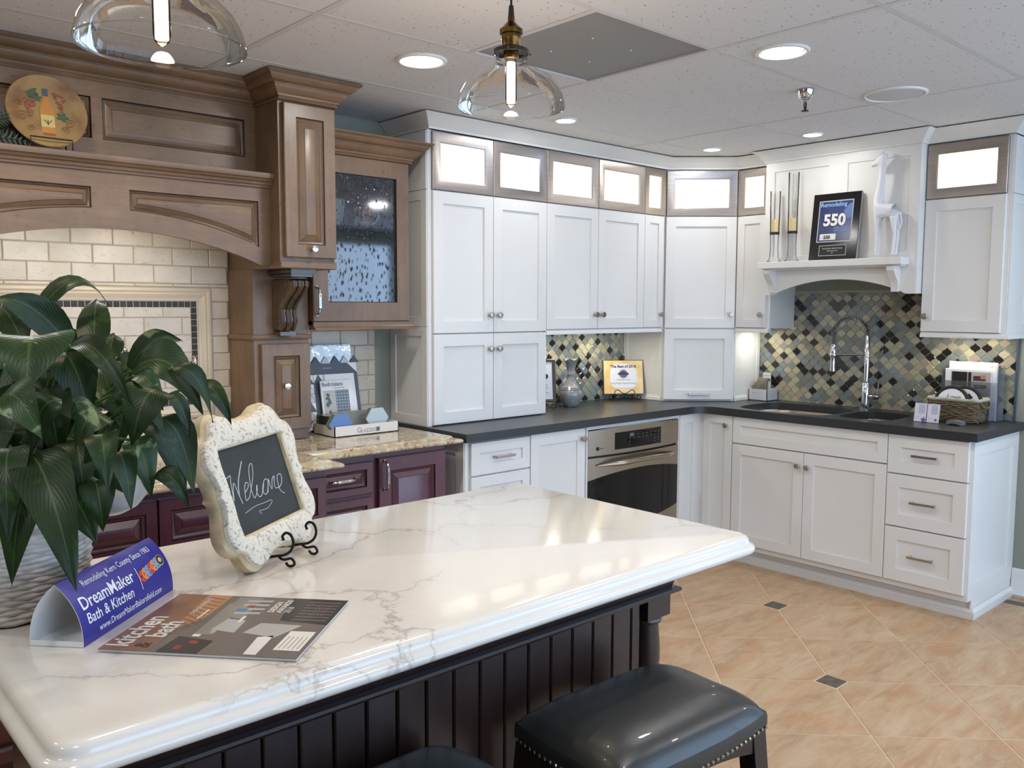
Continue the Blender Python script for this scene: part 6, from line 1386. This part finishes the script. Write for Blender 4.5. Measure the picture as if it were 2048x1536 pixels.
for k, (y_a, y_b) in enumerate(((-1.778, -1.836), (-1.842, -1.900))):
    mb = MB(); mb.M = FB(-.402) @ Matrix.Rotation(rad(-10), 4, 'X'); mb.M = FB(0) @ Matrix.Translation((0, CZ + .0015, .402)) @ Matrix.Rotation(rad(-9), 4, 'X')
    t = thing('appointment_card', ('white card with a purple star standing in front of the basket, the left one', 'white card with a purple star standing in front of the basket, the right one')[k], 'card', (-.402, (y_a + y_b) / 2, CZ), group='purple-star cards on the dark counter')
    mb.box(-y_a, -y_b, 0, .094, -.006, 0); mb.build('card', pm('white_glossy_card', C(216, 216, 224), .3), t)
    mb2 = MB(); mb2.M = mb.M; u0 = -y_a
    for j in range(5): mb2.box(u0 + .022 + j * .0065, u0 + .0245 + j * .0065, .042, .088, 0.0003, .0008, 1)
    mb2.box(u0 + .008, u0 + .024, .020, .022, .0003, .0008, 1)
    sx_ = u0 + (.048 if k == 0 else .044); sr = .017 if k == 0 else .009; sz_ = .010 if k == 0 else .014
    mb2.prism([(sx_ + (sr if i % 2 == 0 else sr * .45) * sin(pi * i / 5), sz_ + (sr if i % 2 == 0 else sr * .45) * cos(pi * i / 5)) for i in range(10)], .0006, .0012, 0); mb2.build('print', [flat('star_purple', 96, 84, 150), flat('lilac_ink', 166, 162, 196)], t, ang=0)
t = thing('card_holder', 'small curved grey business card stand at the counter edge by the basket', 'card holder', (-.40, -1.985, CZ))
mb = MB(); P = [(-.034, 0.002), (-.030, .016), (0, .021), (.030, .016), (.034, 0.002)]; mb.M = Matrix.Translation((-.402, -1.985, CZ)) @ Matrix.Rotation(rad(-8), 4, 'Z')
PP = [(y, z) for y, z in [(-.036 + .072 * i / 10, .020 + .004 * (1 - (2 * i / 10 - 1) ** 2)) for i in range(11)]]; PB = [(y, z - .018 + .004 * (1 - (y / .036) ** 2)) for y, z in PP]
mb.loft([[(x, y, z) for y, z in PP + PB[::-1]] for x in (-.024, .024)], cap0=True); mb.build('holder_body', pm('grey_card_stack', C(120, 124, 128), .35, .3), t)

# seagrass basket with signs
t = thing('seagrass_basket', 'brown woven seagrass basket with handles right of the sink', 'basket', (-.225, -1.93, CZ))
bx0, bx1, by0, by1 = -.295, -.160, -2.035, -1.825
def brect(q_, g=0., n=10):
    e = .014 * q_; x0, x1, y0_, y1_ = bx0 - e - g, bx1 + e * .4 + g, by0 - e - g, by1 + e * 1.6 + g
    return rrect(x0, x1, y0_, y1_, .025, 4)
mb = MB(); mb.loft([[(x, y, CZ + .0015) for x, y in brect(0, -.008)], [(x, y, CZ + .105) for x, y in brect(1, -.008)]], cap0=True, cap1=False); mb.build('lining', WICKB, t)
for k in range(11):
    q_ = k / 10; z = CZ + .008 + .100 * q_; base = brect(q_); den = []
    for i in range(len(base)):
        a_, b_ = Vector(base[i]), Vector(base[(i + 1) % len(base)]); m_ = max(1, int((b_ - a_).length / .012))
        den += [a_.lerp(b_, j / m_) for j in range(m_)]
    mb = MB(); cen = Vector(((bx0 + bx1) / 2, (by0 + by1) / 2)); mb.tube([(p.x + (p - cen).normalized().x * .0028 * (-1) ** (i // 2 + k), p.y + (p - cen).normalized().y * .0028 * (-1) ** (i // 2 + k), z + .0015 * sin(i * 1.3 + k * 2)) for i, p in enumerate(den)], .0058, 5, closed=True); mb.build('woven_strand', WICKB, t)
mb = MB(); den = [(x, y, CZ + .117) for x, y in brect(1.1)]; mb.tube(den, .0085, 6, closed=True); mb.build('rim', WICKL, t)
mb = MB(); mb.tube(smooth_path([(-.285, by0 - .020, CZ + .105), (-.27, by0 - .030, CZ + .085), (-.225, by0 - .032, CZ + .080), (-.18, by0 - .030, CZ + .085), (-.165, by0 - .020, CZ + .105)], 5), .005, 6); mb.build('handle', WICKB, t)
for k, (y_, r__, z_, lab) in enumerate(((-1.905, .088, .066, 'round white plate-shaped sign with black rim leaning in the basket, the front one'), (-1.955, .088, .066, 'round white plate-shaped sign with black rim leaning in the basket, behind the front one'))):
    t = thing('round_sign', lab, 'sign', (-.24, y_, CZ + .01), group='round signs in the seagrass basket')
    M_ = Matrix.Translation((-.270 + .035 * k, y_, CZ + .006 + r__ * .95)) @ Matrix.Rotation(rad(90 - 12), 4, 'Y').inverted() ; M_ = FB(0) if False else Matrix.Translation((-.262 + .036 * k, y_, CZ + .008 + r__)) @ Matrix.Rotation(rad(10), 4, 'Y') @ FB(0)
    mb = MB(); mb.M = M_; mb.lathe([(0, -.004), (r__, -.004), (r__, .003), (r__ - .008, .005), (r__ - .016, .003)], seg=44); mb.build('black_rim', BLACKP, t)
    mb = MB(); mb.M = M_; mb.lathe([(r__ - .015, .0025), (0, .0025)], seg=44, m=0); mb.text('Love', -.028, .018, .036, .0035, 1, shear=.3) if k == 0 else mb.prism([(-.05, .02), (.02, .05), (.04, .03), (.0, .0), (.03, -.02), (-.03, -.01)], .003, .0038, 1); mb.build('face', [PAPER, flat('sign_dark_ink', 50, 52, 70)], t, ang=0)
t = thing('brochure_stand', 'clear acrylic brochure stand behind the seagrass basket', 'stand', (-.09, -1.95, CZ))
mb = MB(); mb.box(-.128, -.125, -2.078, -1.800, CZ, CZ + .20); mb.box(-.040, -.037, -2.078, -1.800, CZ, CZ + .285)
for y_ in (-2.078, -1.803): mb.box(-.128, -.037, y_, y_ + .003, CZ, CZ + .275)
mb.box(-.128, -.037, -2.078, -1.80, CZ, CZ + .003); mb.build('acrylic_case', ACRYL, t)
BK = [(-.122, -.106, .262, -1.815, -2.040, 'white book with a dark interior photo cover in the acrylic stand', 0), (-.104, -.088, .300, -1.826, -2.062, 'taller white book behind the photo cover book in the acrylic stand', 1), (-.086, -.078, .285, -1.90, -2.071, 'thin red booklet in the acrylic stand', 2), (-.076, -.064, .24, -1.93, -2.074, 'blue booklet at the back of the acrylic stand', 3)]
for (xa, xb, h_, ya_, yb_, lab, kk) in BK:
    t = thing('brochure', lab, 'book', (xa, (ya_ + yb_) / 2, CZ + .004)); mb = MB(); mb.M = FB(0); mb.bbox(-ya_, -yb_, CZ + .0035, CZ + h_, -xb, -xa, .001); mb.build('cover', [PAPER, PAPER, flat('booklet_red', 170, 40, 44), flat('booklet_blue', 44, 52, 150)][kk], t)
    if kk == 0:
        mb = MB(); mb.M = FB(0); w = -xa + .0004; u = -ya_
        for (a0_, a1_, b0_, b1_, m_) in ((.030, .225, .125, .250, 0), (.034, .110, .175, .248, 1), (.115, .130, .15, .248, 1), (.140, .200, .205, .230, 2), (.175, .200, .215, .235, 4), (.145, .205, .165, .185, 1), (.150, .180, .170, .183, 5), (.036, .09, .128, .165, 3), (.120, .22, .09, .12, 6)): mb.box(u + a0_, u + a1_, CZ + b0_, CZ + b1_, w + m_ * .0002, w + .0002 + m_ * .0002, m_)
        mb.build('photo', [flat('photo_light_grey', 178, 172, 170), flat('photo_black', 24, 22, 28), flat('photo_maroon', 86, 44, 48), flat('photo_brown', 92, 72, 66), flat('photo_tan', 176, 136, 84), flat('photo_dusky_blue', 86, 90, 130), flat('photo_wood', 148, 120, 90)], t, ang=0)
    if kk == 1:
        mb = MB(); mb.M = FB(0); mb.text('D', -yb_ - .03, CZ + .276, .012, -xa + .0006, 0); mb.build('print', INKG, t)

# ------------------------------------------------------------------ on the granite counter
GZ = .9142
t = thing('sample_box', 'low white sample box of glass tiles on the granite counter', 'box', (-2.755, -.22, GZ))
x0, x1, y0_, y1_ = -2.930, -2.588, -.322, -.135; hh_ = .048; BW = pm('white_sample_box', C(222, 216, 208), .45)
mb = MB(); mb.box(x0, x1, y0_, y1_, GZ, GZ + .004); mb.box(x0, x1, y0_, y0_ + .004, GZ, GZ + hh_); mb.box(x0, x1, y1_ - .004, y1_, GZ, GZ + hh_); mb.box(x0, x0 + .004, y0_, y1_, GZ, GZ + hh_); mb.box(x1 - .004, x1, y0_, y1_, GZ, GZ + hh_); mb.build('open_box', BW, t)
mb = MB(); mb.M = FA(y0_); mb.text('G', -2.815, GZ + .013, .034, .0006, 0); mb.text('LAZZIO', -2.792, GZ + .013, .022, .0006, 0, sx=1.0); mb.box(-2.712, -2.694, GZ + .013, GZ + .031, .0004, .001, 1)
for k in range(1, 3): mb.box(-2.712 + .006 * k - .0006, -2.712 + .006 * k, GZ + .013, GZ + .031, .001, .0012, 2); mb.box(-2.712, -2.694, GZ + .013 + .006 * k - .0006, GZ + .013 + .006 * k, .001, .0012, 2)
mb.build('print', [INKG, INKB, BW], t, ang=0)
colg = [(52, 62, 58), (128, 130, 104), (96, 112, 108), (150, 160, 150), (70, 84, 80), (170, 178, 172), (60, 76, 90)]
for k in range(6):
    xa = x0 + .010 + k * .0125; mb = MB(); mb.bbox(xa, xa + .009, -.235, -.145, GZ + .0045, GZ + .088, .001); o = mb.build('glass_sample', pm('glass_sample_%s' % ('dark', 'olive', 'teal', 'pale_green', 'smoke', 'mist')[k], C(*colg[k]), .08, coat=.5)); tag(o, '%s glass tile sample standing at the left end of the white sample box' % ('dark green', 'olive', 'teal', 'pale green', 'smoke grey', 'mist grey')[k], 'tile sample', 'glass samples in the white box')
for k in range(3):
    ya_ = -.150 - k * .013; mb = MB(); mb.bbox(-2.845, -2.600, ya_ - .009, ya_, GZ + .0045, GZ + .092 - .006 * k, .001); o = mb.build('glass_sample', glass('sea_green_glass_%s' % 'abc'[k], (.45, .55, .52, 1), .05, 1.6, 1.2, body=.25)); tag(o, 'long sea-green glass tile sample across the sample box, %s' % ('rearmost', 'middle one', 'front one')[k], 'tile sample', 'long glass samples in the white box')
def hexs(cx, cz, ys, mat, nm, lab_f, R_=.055):
    for k, y_ in enumerate(ys):
        mb = MB(); mb.M = FA(y_); P = [(cx + R_ * cos(rad(60 * i)), cz + R_ * .88 * sin(rad(60 * i))) for i in range(6)]; P = [(a_, max(b_, GZ + .005)) for a_, b_ in P]
        mb.loft([[(a_, b_, -.007) for a_, b_ in P], [(a_, b_, -.001) for a_, b_ in P], [(cx + (a_ - cx) * .98, cz + (b_ - cz) * .98, 0) for a_, b_ in P]], cap0=True); o = mb.build('hexagon_sample', mat if k == 0 else pm('hexagon_glass_edge', C(120, 124, 104), .1, coat=.5)); tag(o, lab_f[k], 'tile sample', nm)
hexs(-2.885, GZ + .055, (-.302, -.290, -.278), pm('periwinkle_blue_glass', C(98, 130, 186), .2, coat=.4), 'hexagon tile samples, left stack', ('blue hexagon tile sample at the front of the sample box', 'olive-edged hexagon sample directly behind the blue one', 'rear hexagon sample of the blue stack'), .060)
hexs(-2.665, GZ + .062, (-.262, -.250, -.238), pm('pale_ice_glass', C(186, 200, 204), .2, coat=.4), 'hexagon tile samples, right stack', ('white hexagon tile sample at the right of the sample box', 'dark-edged hexagon sample directly behind the white one', 'rear hexagon sample of the white stack'), .062)
def board(name, x0, x1, yb, yt, h_, mat, lab, cat, th=.005, fn=None, mats=None):
    t = thing(name, lab, cat, ((x0 + x1) / 2, yb, GZ)); a_ = math.atan2(yt - yb, h_); M_ = Matrix.Translation((0, yb, GZ + .001)) @ Matrix.Rotation(-a_, 4, 'X') @ FA(0.)
    mb = MB(); mb.M = M_; mb.bbox(x0, x1, 0, h_, -th, 0, .0008); mb.build('board', mat, t)
    if fn: m2 = MB(); m2.M = M_; fn(m2); m2.build('print', mats, t, ang=0)
    return t
def tri_top(m_):
    for i in range(5):
        u = -2.93 + i * .058; m_.add([(u, .330, .0012), (u + .05, .330, .0012), (u + .025, .375, .0012)] if i % 2 == 0 else [(u, .372, .0012), (u + .05, .372, .0012), (u + .025, .330, .0012)], [(0, 1, 2)], i % 2)
MIRR = pm('polished_metal_sheet', C(214, 224, 230), .07, 1, bmp=((1, 1, 1), 5, .25, .02))
board('metal_sheet', -2.945, -2.668, -.098, -.032, .406, MIRR, 'shiny metallic sample sheet leaning on the tiled wall', 'sample board')
SLB = flat('board_slate_blue', 78, 88, 100); LGR = flat('board_pale_grey', 200, 204, 206)
def tri_board(m_):
    z = .0010; m_.box(-2.944, -2.650, .276, .318, 0, .0005, 0); n = 5; s_ = .052
    for i in range(-1, 6):
        u = -2.944 + i * s_
        m_.add([(max(-2.944, u), .318, z), (u + s_, .318, z), (u + s_ / 2, .355 - .0, z)], [(0, 1, 2)], 0 if i % 2 else 1)
    for r in range(6):
        for c_ in range(6):
            u, v = -2.940 + c_ * s_, .268 - r * .043 - .043
            if c_ >= 1 and r >= 1 and c_ < 5: continue
            if u + s_ > -2.65: continue
            k = (r * 5 + c_ * 3) % 4; m_.add([(u, v, z), (u + s_ - .002, v, z), (u + s_ / 2, v + .041, z)], [(0, 1, 2)], (1, 2, 1, 0)[k] if not (c_ == 0 and r == 0) else 0)
            m_.add([(u - .0, v + .041, z), (u + s_ / 2 - .002, v + .041, z), (u, v + .003, z)], [(0, 1, 2)], 2 if k != 1 else 0); m_.add([(u + s_ / 2 + .002, v + .041, z), (u + s_ - .002, v + .041, z), (u + s_ - .002, v + .003, z)], [(0, 1, 2)], 2 if k != 2 else 1)
    m_.text('bedrosians', -2.835, .293, .0105, .0016, 1)
    m_.add([(-2.700, .318, z), (-2.650, .318, z), (-2.650, .27, z)], [(0, 1, 2)], 2)
board('tile_display_board', -2.946, -2.648, -.112, -.050, .322, SLB, 'slate and white triangle-mosaic sample board leaning in front of the metallic sheet', 'sample board', fn=tri_board, mats=[SLB, LGR, PAPER])
board('catalogue', -2.832, -2.672, -.122, -.066, .268, PAPER, 'white catalogue behind the one lettered Bedrosians', 'catalogue', .012)
def cat_front(m_):
    m_.text('Bedrosians', -2.862, .212, .0275, .0008, 0, sx=.93, bold=.0004); m_.text('TILE AND STONE', -2.800, .199, .0075, .0008, 0)
    m_.box(-2.795, -2.722, .055, .192, .0002, .0008, 1); m_.box(-2.860, -2.797, .055, .192, .0002, .0006, 3)
    for r in range(9):
        for c_ in range(5): u, v = -2.789 + c_ * .0145, .066 + r * .0145; m_.add([(u, v, .0011), (u + .006, v + .006, .0011), (u, v + .012, .0011), (u - .006, v + .006, .0011)], [(0, 1, 2, 3)], 2)
    for k in range(14): m_.lathe([(.008, .0004), (0, .0006)], (-2.845 + .02 * random.random(), .12 + .055 * random.random(), .0008), 7, 4)
    m_.box(-2.830, -2.765, .056, .088, .0012, .0018, 5); m_.box(-2.835, -2.825, .075, .098, .0012, .0018, 5)
board('catalogue', -2.868, -2.700, -.134, -.090, .238, PAPER, 'white catalogue lettered Bedrosians with a blue patterned photo and red chair', 'catalogue', .010, cat_front, [flat('title_blue_grey', 96, 108, 122), flat('photo_slate', 104, 116, 128), flat('photo_mist', 156, 168, 180), flat('photo_wall_grey', 180, 184, 184), flat('photo_foliage', 84, 104, 84), flat('photo_red_chair', 160, 66, 48)])
